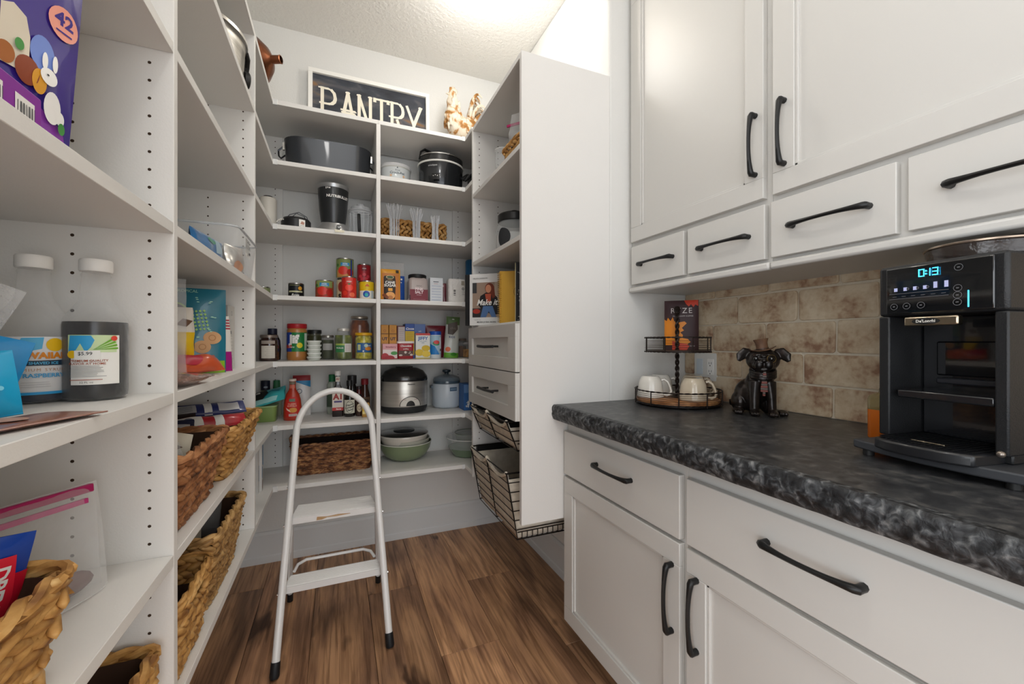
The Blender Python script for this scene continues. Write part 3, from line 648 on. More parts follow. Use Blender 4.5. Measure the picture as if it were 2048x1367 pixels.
t=T('wicker_basket','rectangular honey wicker basket behind the bundles of plastic cutlery','basket',(0.414,2.49,Z3)); basket(t,0.355,0.075,0.365,0.08,0.150,noisy('hyacinth',[(0.3,'#8a5c2a'),(0.5,'#c08d4c'),(0.7,'#dbb074')],(30,30,60),4,0.6,0.3),INNER,6,0.030,0.011,rz_=0.8,slant=0.7,seed=8,cr=0.015)
t=T('wicker_tray','low honey wicker tray on the top shelf of the white tower','basket',(0.80,1.57,1.945)); basket(t,0.26,0.18,0.29,0.20,0.050,HONEY,INNER,3,0.03,0.008,seed=9)
# contents of the baskets
def foil(name,label,cat,loc,w,h,t_,m,seed,rot,shapes=None,group=None,crk=0.006,parts='bag_body'):
    t=T(name,label,cat,loc,rot[2],group,rot[0],rot[1]); o,mp=pouch(w,h,t_,m,seed,gusset=False,crinkle=crk,parent=t,name=parts)
    if shapes: decal('bag_print',shapes,mp,t,curved='both',step=0.012,base=0.001)
    return t
NAVY=mat('#24306e',0.35,coat=0.4); RED_=mat('#b5202c',0.35,coat=0.4); SILV=mat('#c9c9cb',0.35,0.3); CREAM=mat('#e6ddca',0.6)
foil('snack_bag','dark blue snack bag with white tab, topmost in the honey basket','bag',(-0.40,1.63,Z6+0.148),0.24,0.055,0.025,NAVY,1,(-0.9,0,0.45),[('rect',-0.095,0.008,-0.02,0.042,SILV),('rect',0.0,0.0,0.022,0.055,WHT),('rect',0.04,0.008,0.10,0.042,SILV)]+[('rect',-0.09,0.014+0.006*i,-0.03,0.016+0.006*i,mat('#667',0.6)) if False else ('rect',-0.09,0.014+0.006*i,-0.03,0.0155+0.006*i,mat('#6a6f80',0.6)) for i in range(4)])
foil('snack_bag','red and white snack bag under the blue one in the honey basket','bag',(-0.37,1.54,Z6+0.122),0.22,0.05,0.03,RED_,2,(-0.9,0,0.5),[('rect',-0.10,0.008,-0.01,0.042,WHT),('rect',0.02,0.0,0.045,0.05,WHT),('disc',-0.045,0.025,0.012,mat('#8a8f99',0.5))])
foil('snack_bag','navy snack bag with grey label at the near end of the honey basket','bag',(-0.46,1.44,Z6+0.118),0.16,0.06,0.03,mat('#1b2447',0.35,coat=0.4),3,(-0.8,0,0.3),[('rect',-0.01,0.012,0.07,0.036,SILV)])
foil('snack_bag','very dark brown snack bag lying at the back of the honey basket','bag',(-0.50,1.53,Z6+0.125),0.20,0.05,0.04,mat('#2b1c1c',0.35,coat=0.4),4,(-0.6,0,0.3))
foil('paper_packet','cream paper packet with a brown leaf in the reddish basket','packet',(-0.365,1.195,Z6+0.118),0.075,0.065,0.015,CREAM,5,(-0.5,0.3,0.4),[('poly',[(-0.02,0.02),(0.0,0.035),(0.022,0.028),(0.005,0.018)],mat('#6b4a32',0.6))])
foil('clear_packet','clear crinkled plastic packet in the reddish basket','packet',(-0.375,1.11,Z6+0.120),0.13,0.055,0.04,FILM,6,(-0.8,0,0.5),crk=0.012)
foil('chocolate_packet','dark wrapped packet at the back of the reddish basket','packet',(-0.47,1.19,Z6+0.105),0.18,0.08,0.06,mat('#35241d',0.4,coat=0.3),7,(-0.5,0,0.4))
t=T('black_canister','black rounded canister in the tan basket on the lowest shelf','canister',(-0.42,1.42,Z7+0.013)); B().mat(mat('#1b1a1b',0.35)).lathe([(0.055,0),(0.06,0.01),(0.06,0.17),(0.05,0.195),(0.0,0.20)],26).build('canister_body',t); B().mat(CREAM).lathe([(0.061,0.10),(0.0615,0.10),(0.0615,0.14),(0.061,0.14)],26,cap=False).build('paper_band',t)
t=T('food_container','cream lidded container leaning in front of the black canister','container',(-0.405,1.295,Z7+0.03)); B().mat(mat('#1f1c1a',0.5)).lathe([(0.04,0),(0.045,0.10)],24).build('tub',t); B().mat(mat('#d9d2bd',0.5)).lathe([(0.048,0.10),(0.05,0.103),(0.05,0.118),(0.045,0.122),(0,0.122)],24).build('lid',t)
t=T('clear_cup','clear plastic cup at the far end of the tan basket','cup',(-0.36,1.50,Z7+0.10)); B().mat(FILM).lathe([(0.028,0),(0.036,0.095),(0.038,0.098)],22,cap=False).build('cup_wall',t)
t=T('chip_packet','blue packet with red banner and white lettering standing in the large basket','packet',(-0.392,0.588,Z6+0.055),0.95,None,0.12,0.18)
o,mp=pouch(0.16,0.135,0.03,mat('#0f3f9c',0.35,coat=0.3),8,gusset=False,parent=t); t.location.y-=0.012
decal('bag_print',[('poly',[(-0.08,0.035),(0.045,0.035),(0.055,0.045),(0.08,0.045),(0.08,0.095),(0.055,0.095),(0.045,0.105),(-0.08,0.105)],mat('#c3102e',0.35)),('poly',[(0.040,0.025),(0.066,0.025),(0.070,0.07),(0.064,0.115),(0.040,0.115)],mat('#e0243a',0.35)),('text','DREYERS',0.053,0.070,0.020,WHT,{'bold':0.03,'rot':-PI/2,'space':0.85})],mp,t,curved='both',base=0.0015)
# ================================================================ near left bay
t=T('zip_bag','clear zip bag with a magenta slider beside the large lower basket','bag',(-0.405,0.785,Z6),1.00,None,-0.10,0)
o,mp=pouch(0.21,0.165,0.07,FILM,11,gusset=True,crinkle=0.010,parent=t,name='clear_film')
B().mat(mat('#a8105a',0.35)).box(-0.10,0.098,-0.006,0.004,0.150,0.163).build('zip_seal',t,bev=0.002); B().mat(mat('#c03a7c',0.35)).box(-0.10,0.085,-0.012,-0.006,0.136,0.144).build('zip_slider_band',t,bev=0.001)
b=B().mat(mat('#6d4a44',0.7)).ell((0.045,0,0.022),(0.045,0.02,0.018),16,8).ell((-0.03,0,0.024),(0.05,0.022,0.020),16,8); b.build('brown_contents',t)
t=T('clear_bin','clear plastic bin of brown goods on the lowest near shelf','bin',(-0.50,0.80,Z7)); 
P0=rrect(0.18,0.20,0.02,4);P1=rrect(0.205,0.225,0.02,4)
b=B().mat(film('#e9e4dc',0.22)); n=len(P0); b.add([(x,y,0.001) for x,y in P0]+[(x,y,0.17) for x,y in P1],[tuple(range(n))]+[(i,(i+1)%n,n+(i+1)%n,n+i) for i in range(n)]); b.build('bin_wall',t)
B().mat(film('#f2efe8',0.5)).tube([(x,y,0.17) for x,y in P1],0.003,6,closed=True).build('bin_rim',t)
B().mat(mat('#7a5638',0.7)).prism([(x*0.95,y*0.95) for x,y in P0],0.003,0.055).build('brown_goods',t,bev=0.004); 
for k in range(3): B().mat(mat(('#54483c','#8a7a68','#6a5240')[k],0.6)).ell((-0.04+0.04*k,-0.04,0.09),(0.035,0.06,0.035),14,8).build('packet',t)
SYR=mat('#0a0607',0.25,name='dark_syrup'); BLU=mat('#0a1630',0.25)
SP=[(0.034,0),(0.039,0.004),(0.040,0.012),(0.040,0.118),(0.038,0.130),(0.028,0.146),(0.0205,0.158),(0.0185,0.170),(0.0170,0.196),(0.0185,0.199),(0.0165,0.203),(0.0165,0.210)]
def syrup(label,loc,rz,fill,cont,shapes,sc):
    t=T('syrup_bottle',label,'bottle',loc,rz); PR=[(r*sc,z*sc) for r,z in SP]
    B().mat(film('#f4f6f8',0.05,rough=0.03)).lathe(PR,32,cap=False).build('bottle_body',t)
    B().mat(cont).lathe([(r*0.97,z+0.0015) for r,z in PR if z<fill*sc]+[([r for r,z in PR if z<fill*sc][-1]*0.95,fill*sc)],32).build('syrup',t)
    B().mat(mat('#eceae6',0.45)).lathe([(0.0195*sc,0.205*sc),(0.0205*sc,0.207*sc),(0.0205*sc,0.222*sc),(0.019*sc,0.2245*sc)],32).build('cap',t)
    decal('paper_label',shapes,cylmap(0.0405*sc),t,curved=True,step=0.006)
G_=mat; 
syrup('syrup bottle of dark cherry-black syrup with a small white label, nearest the post',(-0.362,0.882,Z5),0.10,0.124,SYR,
 [('rect',-0.018,0.026,0.040,0.103,WHT),('rect',-0.022,0.076,0.036,0.103,mat('#cfe3b0',0.5)),('poly',[(-0.021,0.078),(-0.019,0.102),(0.006,0.102),(0.010,0.095),(0.006,0.084),(0.0,0.076),(-0.006,0.090),(-0.012,0.078)],mat('#3aa6dd',0.5))]
 +[('poly',[(0.008,0.080),(0.034*cos(a)+0.004,0.078+0.030*sin(a)),(0.034*cos(a+0.09)+0.004,0.078+0.030*sin(a+0.09))],mat('#6fae2c',0.5)) for a in (0.1,0.28,0.46,0.64)]
 +[('disc',0.032,0.098,0.004,mat('#e2493a',0.5)),('disc',-0.015,0.073,0.006,mat('#f2c21a',0.5)),('rect',-0.012,0.064,0.016,0.079,WHT),('text','$5.99',0.0,0.074,0.007,mat('#3a3a3a',0.6),{'bold':0.01}),
 ('text','PREMIUM QUALITY',0.004,0.063,0.0048,mat('#a04a2c',0.6),{'bold':0.01}),('text','FLAVOR AT HOME',0.002,0.0585,0.0048,mat('#a04a2c',0.6),{'bold':0.01})]
 +lines(-0.015,0.024,0.038,0.056,8,mat('#8c8c8c',0.6),3,0.0007)+[('rect',-0.015,0.0335,0.018,0.0345,mat('#a04a2c',0.6)),('text','32 FL oz',0.002,0.030,0.004,mat('#666666',0.6))],1.0)
syrup('nearly empty blue syrup bottle with big colourful label, left of the dark syrup',(-0.432,0.874,Z5),0.16,0.020,BLU,
 [('rect',-0.05,0.014,0.052,0.100,mat('#e4e4e6',0.5)),('poly',[(-0.046,0.088),(-0.030,0.098),(-0.010,0.098),(-0.012,0.084),(-0.03,0.080)],mat('#c01f6a',0.5)),('poly',[(-0.006,0.086),(0.0,0.098),(0.022,0.099),(0.020,0.082),(0.006,0.078)],mat('#58b4e0',0.5)),('disc',0.034,0.088,0.010,mat('#f2c21a',0.5)),('disc',-0.044,0.090,0.007,mat('#7fae3a',0.5)),
 ('poly',[(-0.014,0.064),(-0.008,0.057),(0.05,0.057),(0.05,0.065)],mat('#20354a',0.5)),('text','HAWAIIAN',0.018,0.0715,0.0125,mat('#e38a1f',0.5),{'bold':0.05}),('text','SHAVED ICE',0.022,0.0605,0.0055,mat('#58b4e0',0.5),{'bold':0.03}),('text','PREMIUM SYRUP',0.016,0.0505,0.006,mat('#b7855f',0.5),{'space':1.3}),('text','BLUE RASPBERRY',0.012,0.042,0.0082,mat('#4aa3d8',0.5),{'bold':0.03}),('rect',-0.01,0.014,0.052,0.018,mat('#2f9fdc',0.5))]
 +lines(0.0,0.03,0.024,0.034,3,mat('#bcbcc0',0.6),5,0.0006),1.0)
BB=mat('#1a8fd0',0.3,name='blue_foil',coat=0.5)
t=T('snack_bag','bright blue foil snack bag with white letters, left of the syrup bottles','bag',(-0.490,0.685,Z5+0.003),0.42,None,-0.12,0.30)
o,mp=pouch(0.21,0.125,0.04,BB,21,gusset=False,crinkle=0.004,parent=t)
dk=mat('#16309a',0.3); decal('bag_print',[('rect',-0.02,0.085,0.055,0.103,mat('#c9d3c8',0.5)),('poly',[(-0.1,0.02),(-0.1,0.08),(0.05,0.080),(0.078,0.062),(0.072,0.030),(0.055,0.012)],dk),('text','S',0.038,0.048,0.060,WHT,{'bold':0.05}),('text','S',-0.002,0.050,0.060,WHT,{'bold':0.05})]+[('disc',x,z,r,mat(c,0.4)) for x,z,r,c in ((0.066,0.088,0.004,'#5a3fa0'),(0.084,0.075,0.0025,'#8fd43a'),(0.088,0.052,0.0025,'#8fd43a'),(0.08,0.094,0.002,'#16309a'),(0.082,0.064,0.003,'#1646b0'),(0.088,0.04,0.0025,'#1646b0'))],mp,t,curved='both',step=0.01,base=0.001)
t=T('snack_bag','small turquoise snack bag at the left edge of the frame, in front','bag',(-0.402,0.628,Z5+0.001),0.6,None,-0.1,-0.1)
o,mp=pouch(0.15,0.075,0.035,mat('#1ba7d8',0.3,coat=0.5),22,gusset=False,parent=t)
decal('bag_print',[('disc',0.05+0.01*(i%2),0.02+0.012*i,0.0025,mat('#7fd6f2',0.4)) for i in range(4)],mp,t,curved='both',base=0.001)
t=T('clear_bag','tilted clear plastic bag with grey small print above the blue bags','bag',(-0.565,0.72,Z5+0.002),0.5,None,0.0,0.42)
o,mp=pouch(0.20,0.22,0.03,film('#e8e8ea',0.30),23,gusset=False,parent=t,crinkle=0.004)
decal('bag_print',lines(-0.06,0.065,0.10,0.16,9,mat('#77777c',0.6),4,0.0022)+[('disc',0.05,0.185,(0.02,0.010),mat('#8a8a8e',0.6))],mp,t,curved='both',base=0.001)
t=T('flat_packet','flat brown and blue packet lying on the shelf edge at left','packet',(-0.330,0.615,Z5),1.25)
o,mp=pouch(0.17,0.07,0.006,mat('#8d5a48',0.35,coat=0.4),24,gusset=False,crinkle=0.002,parent=None); o.parent=t; o.rotation_euler=(-PI/2,0,0); o.location=(0,-0.035,0.004)
dd=decal('bag_print',[('disc',-0.05,0.03,(0.025,0.018),mat('#2f8fb8',0.4)),('disc',0.0,0.035,(0.02,0.02),mat('#b98f7a',0.5))],mp,t,curved='both',base=0.0006); dd.rotation_euler=(-PI/2,0,0); dd.location=(0,-0.035,0.004)
# purple treat bag and its small box
PUR=mat('#3a2585',0.28,name='purple_film',coat=0.6)
t=T('candy_bag','large purple candy bag with a white rabbit and coloured eggs at upper left','bag',(-0.392,0.575,Z4),0.927,None,0,0.05)
o,mp0=pouch(0.27,0.36,0.075,PUR,31,gusset=True,crinkle=0.006,parent=t,topw=1.06)
mp=lambda x,z,o:mp0(x+0.004,z-0.022 if z>0.03 else z,o)
lil=mat('#8d3fa8',0.3); 
decal('bag_print',[('poly',[(0.0,0.0),(0.133,0.0),(0.118,0.060),(0.09,0.075),(0.0,0.09)],lil),('disc',0.113,0.188,(0.017,0.019),mat('#f0a08c',0.45)),('text','42',0.113,0.192,0.021,mat('#3a2585',0.4),{'bold':0.03}),('rect',0.104,0.177,0.122,0.179,mat('#3a2585',0.4)),
 ('poly',[(0.055,0.10),(0.055,0.165),(0.065,0.172),(0.076,0.165),(0.080,0.145),(0.080,0.10)],mat('#d8cdb8',0.5)),('disc',0.092,0.135,(0.012,0.022),mat('#6d86cc',0.5)),('disc',0.060,0.112,(0.008,0.012),mat('#a5622c',0.5)),('disc',0.079,0.105,(0.011,0.016),mat('#8a3f20',0.5)),('disc',0.090,0.100,(0.007,0.014),mat('#d99a2a',0.5)),
 ('disc',0.094,0.128,(0.0028,0.011),WHT),('disc',0.104,0.131,(0.0028,0.011),WHT),('disc',0.0985,0.111,(0.0085,0.010),WHT),('disc',0.1035,0.078,(0.009,0.018),WHT),('disc',0.112,0.071,(0.005,0.008),WHT),('disc',0.097,0.112,0.0012,BLACKP),('disc',0.070,0.128,(0.004,0.007),mat('#3e8a3a',0.5)),('disc',0.114,0.060,(0.004,0.007),mat('#3e8a3a',0.5))],mp,t,curved='both',step=0.012,base=0.001)
t=T('candy_box','low magenta carton with two white barcodes in front of the purple bag','box',(-0.325,0.515,Z4),0); 
box('carton_body',mat('#8a2a9c',0.4),-0.03,0.037,-0.16,0.080,0,0.036,t)
for a in (-0.004,0.040): decal('barcode_print',[('rect',a,0.002,a+0.028,0.024,WHT)]+[('rect',a+0.003+i*0.0035,0.004,a+0.003+i*0.0035+(0.002 if i%3 else 0.001),0.018,mat('#555555',0.6)) for i in range(7)],sidemap(0.037),t)
# ================================================================ second left bay
POT=noisy('brushed_steel',[(0.3,'#a9a59e'),(0.7,'#d5d2cb')],(2,2,90),2,0.28,0.05,rand=False,metal=1)
t=T('stainless_pot','stainless steel cooker with black handle and dial, high on the left shelves','pot',(-0.435,1.575,Z2))
B().mat(POT).lathe([(0.135,0.0),(0.15,0.008),(0.155,0.10),(0.158,0.112),(0.163,0.116),(0.163,0.126),(0.158,0.130),(0.13,0.138),(0.0,0.15)],48).build('pot_body',t)
b=B().mat(BLACKP).tube([(0.152,0.04,0.115),(0.152,0.07,0.112),(0.146,0.092,0.095),(0.138,0.10,0.06)],0.008,8).build('side_handle',t)
B().mat(BLACKP).lathe([(0.0,0),(0.026,0),(0.027,0.012),(0.022,0.016),(0,0.016)],26).build('control_dial',t).matrix_local=Matrix.Translation((0.143,0.060,0.035))@Matrix.Rotation(0.40,4,'Z')@Matrix.Rotation(PI/2,4,'Y')
t=T('clear_bin','clear plastic bin with a price sticker holding blue packs, second left bay','bin',(-0.432,1.555,Z4))
P0=rrect(0.31,0.29,0.025,4);P1=rrect(0.336,0.315,0.028,4); n=len(P0)
CP=film('#dfe4e8',0.14); B().mat(CP).add([(x,y,0.001) for x,y in P0]+[(x,y,0.115) for x,y in P1],[tuple(range(n))]+[(i,(i+1)%n,n+(i+1)%n,n+i) for i in range(n)]).build('bin_wall',t)
B().mat(film('#cfd4d8',0.55)).tube([(x,y,0.115) for x,y in P1],0.0035,6,closed=True).build('bin_rim',t)
decal('price_sticker',[('rect',-0.02,0.055,0.045,0.112,WHT)]+[('rect',-0.015+0.004*i,0.080,-0.0135+0.004*i,0.092,mat('#444444',0.6)) for i in range(14)]+[('rect',-0.012,0.098,0.005,0.102,mat('#666666',0.6)),('rect',0.018,0.098,0.035,0.102,mat('#666666',0.6)),('rect',0.008,0.062,0.03,0.070,mat('#555555',0.6))],sidemap(0.162),t)
foil('fruit_snack_bag','blue foil pack standing in the clear bin','bag',(-0.36,1.49,Z4+0.004),0.22,0.095,0.03,mat('#1c6fae',0.3,coat=0.5),41,(0,0,1.45),[('rect',0.03,0.05,0.07,0.09,mat('#9fb8c4',0.5)),('disc',0.0,0.08,(0.03,0.008),mat('#2f8f6a',0.5))])
foil('foil_snack','silver and orange crinkled foil pack at the far end of the clear bin','bag',(-0.325,1.645,Z4+0.004),0.09,0.10,0.04,mat('#d8d3ca',0.25,0.5),42,(0,0,1.2),[('disc',0.0,0.03,(0.03,0.02),mat('#d88a4a',0.4))],crk=0.014)
TEAL=mat('#17738a',0.35,name='teal_film',coat=0.4); LIM=mat('#8dbb2a',0.4)
t=T('cookie_bag','teal stand-up bag printed with two cookies, on the second left shelf','bag',(-0.392,1.502,Z5),0.20)
o,mp=pouch(0.150,0.252,0.05,TEAL,51,gusset=True,crinkle=0.002,parent=t)
CK=mat('#d8a878',0.6); GR=mat('#9fd06a',0.4); lt=mat('#a8dcc8',0.4)
sh=[('rect',-0.073,0.0,0.073,0.036,LIM),('disc',-0.045,0.165,(0.034,0.044),GR),('rect',-0.078,0.075,-0.011,0.165,GR),('disc',-0.045,0.165,(0.029,0.039),BLACKP),('rect',-0.075,0.080,-0.017,0.160,BLACKP),('disc',0.042,0.105,(0.022,0.019),CK),('disc',0.018,0.078,(0.021,0.019),CK),('ring',0.042,0.105,0.007,0.009,mat('#b98350',0.6)),('ring',0.018,0.078,0.007,0.009,mat('#b98350',0.6)),
 ('text','NEW',0.028,0.018,0.012,WHT,{'bold':0.02,'shear':0.2}),('text','TROPICAL',-0.02,0.242,0.012,lt,{'bold':0.01}),('text','N',-0.05,0.066,0.018,WHT,{'bold':0.03}),('text','G',-0.05,0.048,0.018,WHT,{'bold':0.03})]
for i in range(5):
    for j in range(6):
        if (i+j)%1==0: cx=-0.005+0.0095*i-0.002*j; cz=0.128+0.0105*j+0.001*i; sh.append(('poly',[(cx-0.0035,cz),(cx,cz-0.004),(cx+0.0035,cz),(cx,cz+0.004)],GR))
for k in range(22):
    a=k*0.9; R_=0.034+0.008*sin(k*1.7); sh.append(('disc',0.016+R_*cos(a)*0.95,0.165+R_*1.45*sin(a),(0.0035,0.0014),lt))
decal('bag_print',sh,mp,t,curved='both',step=0.012,base=0.001)
t=T('flower_snack_bag','crumpled white, yellow and orange snack bag in front of the teal bag','bag',(-0.408,1.430,Z5),0.22)
o,mp=pouch(0.074,0.190,0.05,mat('#e8e0d4',0.35,coat=0.5),52,gusset=False,crinkle=0.014,parent=t,topw=0.75)
decal('bag_print',[('rect',-0.052,0.05,0.052,0.12,mat('#ecc21c',0.35)),('rect',-0.052,0.0,0.052,0.055,mat('#e2702a',0.35)),('poly',[(-0.05,0.0),(-0.05,0.03),(0.0,0.02),(0.05,0.03),(0.05,0.0)],mat('#b8284a',0.35)),('poly',[(-0.01,0.14),(0.005,0.158),(0.028,0.152),(0.012,0.135)],mat('#6b4a30',0.5)),('poly',[(-0.03,0.15),(-0.02,0.165),(-0.005,0.15)],mat('#6b4a30',0.5)),('rect',-0.04,0.195,0.04,0.212,mat('#c25020',0.4))],mp,t,curved='both',step=0.01,base=0.001)
foil('snack_bag','red and orange crinkled bag lying at the foot of the teal bag','bag',(-0.345,1.395,Z5+0.012),0.13,0.06,0.05,mat('#c9542c',0.35,coat=0.5),53,(-0.8,0,0.9),[('disc',-0.03,0.03,(0.03,0.02),mat('#b8263c',0.4))],crk=0.012)
t=T('zip_bag','clear zip bag standing beside the left post on the second shelf','bag',(-0.425,1.30,Z5),0.3); pouch(0.13,0.255,0.05,film('#e8eaec',0.24),54,gusset=True,crinkle=0.008,parent=t,name='clear_film')
t=T('cracker_box','tall white carton with grey edge at the end of the second left bay','box',(-0.400,1.675,Z5),0.0)
carton(t,0.13,0.085,0.215,mat('#c9c6c0',0.5),[('rect',0.03,0.0,0.062,0.215,mat('#9b9a98',0.5))]+lines(-0.05,0.02,0.05,0.19,12,mat('#b0aca4',0.5)),[('rect',-0.03,0.12,0.0,0.13,mat('#8a8a8a',0.5)),('ring',0.0,0.19,0.006,0.008,mat('#777777',0.5)),('rect',-0.02,0.03,0.005,0.11,mat('#dcd9d2',0.5))]+lines(-0.03,0.02,0.03,0.11,7,mat('#9a9790',0.5)))
t=T('snack_bag','small white bag with red stripes above and magenta below, beside the teal bag','bag',(-0.350,1.578,Z5),0.25)
o,mp=pouch(0.075,0.175,0.045,mat('#e9e4dc',0.4,coat=0.4),55,gusset=True,crinkle=0.006,parent=t,topw=0.7)
decal('bag_print',[('rect',-0.036,0.0,0.036,0.062,mat('#a3147a',0.35))]+[('rect',-0.034,0.133+0.009*i,0.034,0.137+0.009*i,mat('#b8203c',0.4)) for i in range(4)]+[('disc',0.0,0.095,(0.014,0.018),mat('#cfc5b4',0.5))],mp,t,curved='both',step=0.01,base=0.001)
foil('brown_packet','clear packet of brown goods lying over the shelf edge','packet',(-0.272,1.075,Z5+0.014),0.17,0.07,0.026,film('#8a6254',0.75),56,(-PI/2,0,1.5),crk=0.006)
t=T('game_box','narrow white and blue box standing at the corner of the bottom shelf','box',(-0.36,2.165,Z7)); carton(t,0.09,0.030,0.205,mat('#dcdad6',0.5),[],[('rect',-0.002,0.115,0.014,0.205,mat('#3d86b8',0.5)),('rect',-0.014,0.06,-0.004,0.11,mat('#3d86b8',0.5)),('rect',-0.008,0.01,0.006,0.05,mat('#b09a90',0.5))])
t=T('game_box','second thin white box with a blue stripe, just in front of the corner box','box',(-0.365,2.130,Z7)); carton(t,0.08,0.028,0.200,mat('#d4d2ce',0.5),[],[('rect',0.006,0.05,0.013,0.12,mat('#3d86b8',0.5))])
# copper funnel on top
COP=noisy('copper',[(0.3,'#5e3524'),(0.6,'#8f5a40'),(0.8,'#b07c5c')],(14,14,14),3,0.32,0.05,rand=False,metal=1)
t=T('copper_funnel','copper funnel lying on its side on top of the left shelving','funnel',(-0.325,2.10,Z1+0.109)); 
b=B().mat(COP); b.M=Matrix.Rotation(-0.42,4,'Z')@Matrix.Rotation(PI/2,4,'Y')
b.lathe([(0.108,-0.075),(0.109,-0.07),(0.105,-0.03),(0.088,0.012),(0.055,0.045),(0.026,0.060),(0.017,0.066)],40,cap=False); b.build('bowl',t)
b=B().mat(COP); b.M=Matrix.Rotation(-0.42,4,'Z')@Matrix.Rotation(PI/2,4,'Y'); b.lathe([(0.017,0.064),(0.0165,0.10),(0.018,0.104),(0.014,0.106),(0.013,0.07)],24,cap=False); b.build('spout',t)
b=B().mat(COP); b.M=Matrix.Rotation(-0.42,4,'Z')@Matrix.Rotation(PI/2,4,'Y'); b.tube([(0.108*cos(a),0.108*sin(a),-0.075) for a in [2*PI*i/36 for i in range(36)]],0.003,6,closed=True); b.build('rolled_rim',t)
# ================================================================ top of the back shelving
t=T('pantry_sign','weathered black PANTRY sign in a white frame on top of the back shelving','sign',(0.181,2.515,Z1),0,None,-0.05)
SGN=noisy('weathered_board',[(0.28,'#2a2c31'),(0.52,'#3d4048'),(0.62,'#5b5a5c'),(0.70,'#8a6540'),(0.78,'#b98a52')],(5,5,14),7,0.7,0.2,rand=False,dist=0.5)
B().mat(SGN).box(-0.312,0.312,0.0,0.012,0.02,0.362).build('board',t)
FRM=mat('#f1efe9',0.5)
for a in ((-0.332,0.332,0.362,0.385),(-0.332,0.332,0.0,0.022),(-0.332,-0.31,0.022,0.362),(0.31,0.332,0.022,0.362)): B().mat(FRM).box(a[0],a[1],-0.014,0.018,a[2],a[3]).build('frame_bar',t,bev=0.001)
OW=mat('#efe8d6',0.6); GO=mat('#a07f52',0.6)
def seriflet(ch,cx,w):
    """tall condensed letter with slab ends; strokes given on a unit box, drawn with an inline echo"""
    S={'P':[[(0,0),(0,1)],[(-.1,1),(.45,1),(.72,.97),(.9,.9),(.97,.79),(.97,.74),(.9,.66),(.72,.60),(.45,.58),(-.15,.58)]],'A':[[(-.1,0),(.45,1)],[(.45,1),(1,0)],[(-.05,.50),(1.0,.50)],[(0.0,.43),(.95,.43)]],'N':[[(0,0),(0,1)],[(0,1),(.9,0)],[(.9,0),(.9,1)]],
       'T':[[(.45,0),(.45,1)],[(-.1,.93),(-.1,1),(1.0,1),(1.0,.93)]],'R':[[(0,0),(0,1)],[(-.1,1),(.45,1),(.70,.97),(.87,.90),(.93,.80),(.93,.74),(.87,.66),(.70,.60),(.45,.58),(-.2,.58)],[(.45,.5),(.95,0)]],'Y':[[(.45,0),(.45,.45)],[(.45,.45),(-.12,.97)],[(.45,.45),(1.05,1)]]}[ch]
    out=[]; h=0.205; z0=0.085
    for (dx,dz,wd,m,o) in ((0.007,-0.004,0.0028,OW,0),(0,0,None,OW,1)):
        for st in S:
            P=[(cx+(x-0.45)*w+dx,z0+z*h+dz) for x,z in st]
            for i in range(len(P)-1):
                (x0,q0),(x1,q1)=P[i],P[i+1]; L=math.hypot(x1-x0,q1-q0); nx,nz=-(q1-q0)/L,(x1-x0)/L
                hw=(wd or (0.0075 if abs(q1-q0)>abs(x1-x0)*0.7 else 0.005)); tx,tz=(x1-x0)/L*hw*0.8,(q1-q0)/L*hw*0.8
                out.append(('poly',[(x0+nx*hw-tx,q0+nz*hw-tz),(x0-nx*hw-tx,q0-nz*hw-tz),(x1-nx*hw+tx,q1-nz*hw+tz),(x1+nx*hw+tx,q1+nz*hw+tz)],m))
    for st in S:
        for (x,z) in (st[0],st[-1]):
            if z in (0,1) and ch not in 'T': out.append(('poly',[(cx+(x-.45)*w-0.012,z0+z*h-0.004),(cx+(x-.45)*w+0.012,z0+z*h-0.004),(cx+(x-.45)*w+0.012,z0+z*h+0.004),(cx+(x-.45)*w-0.012,z0+z*h+0.004)],OW))
    return out
for ch,cx in zip('PANTRY',(-0.232,-0.130,-0.040,0.052,0.142,0.238)):
    decal('letter_'+ch.lower(),seriflet(ch,cx,0.068),flatmap(0.0),t,base=0.001,eps=0.00002)
RST=noisy('antique_white',[(0.30,'#6b4218'),(0.43,'#a8763a'),(0.52,'#d0c4b0'),(0.8,'#ddd6c8')],(26,26,26),6,0.6,0.5,rand=False,dist=0.6,bd=0.01)
t=T('rooster_figurine','white and gold carved rooster figurine on top of the back shelving','figurine',(0.675,2.39,Z1),0.30); t.scale=(1.18,1.18,1.20)
b=B().mat(RST)
Rv=lambda a:Matrix.Rotation(a,3,'Y')
b.ell((0.005,0,0.115),(0.085,0.055,0.062),20,14,rot=Rv(0.25)); b.ell((-0.045,0,0.15),(0.045,0.042,0.065),18,12,rot=Rv(-0.2)); b.ell((-0.050,0,0.215),(0.028,0.027,0.06),16,10,rot=Rv(0.05))
b.ell((-0.052,0,0.268),(0.021,0.017,0.022),14,10); b.lathe([(0.0,0),(0.06,0.0),(0.055,0.012),(0.03,0.03),(0.02,0.07),(0.0,0.075)],20); b.tube([(-0.07,0,0.268),(-0.090,0,0.262)],[0.007,0.002],8)
for k in range(4): b.ell((-0.052+0.012*k-0.012,0,0.292+0.006*(1.5-abs(k-1.5))),(0.006,0.004,0.014),8,6)
b.ell((-0.072,0,0.245),(0.005,0.006,0.014),8,6)
rnd=random.Random(5)
for k in range(60):
    a=rnd.uniform(0,2*PI); z=rnd.uniform(0.10,0.24); r=0.05 if z<0.18 else 0.034; b.ell((-0.045+r*cos(a)*0.9,r*sin(a)*0.85,z),(0.005,0.005,0.019),6,5,rot=Rv(rnd.uniform(-0.4,0.4)))
remeshed(b,'body',t,0.0032,2)
b=B().mat(RST)
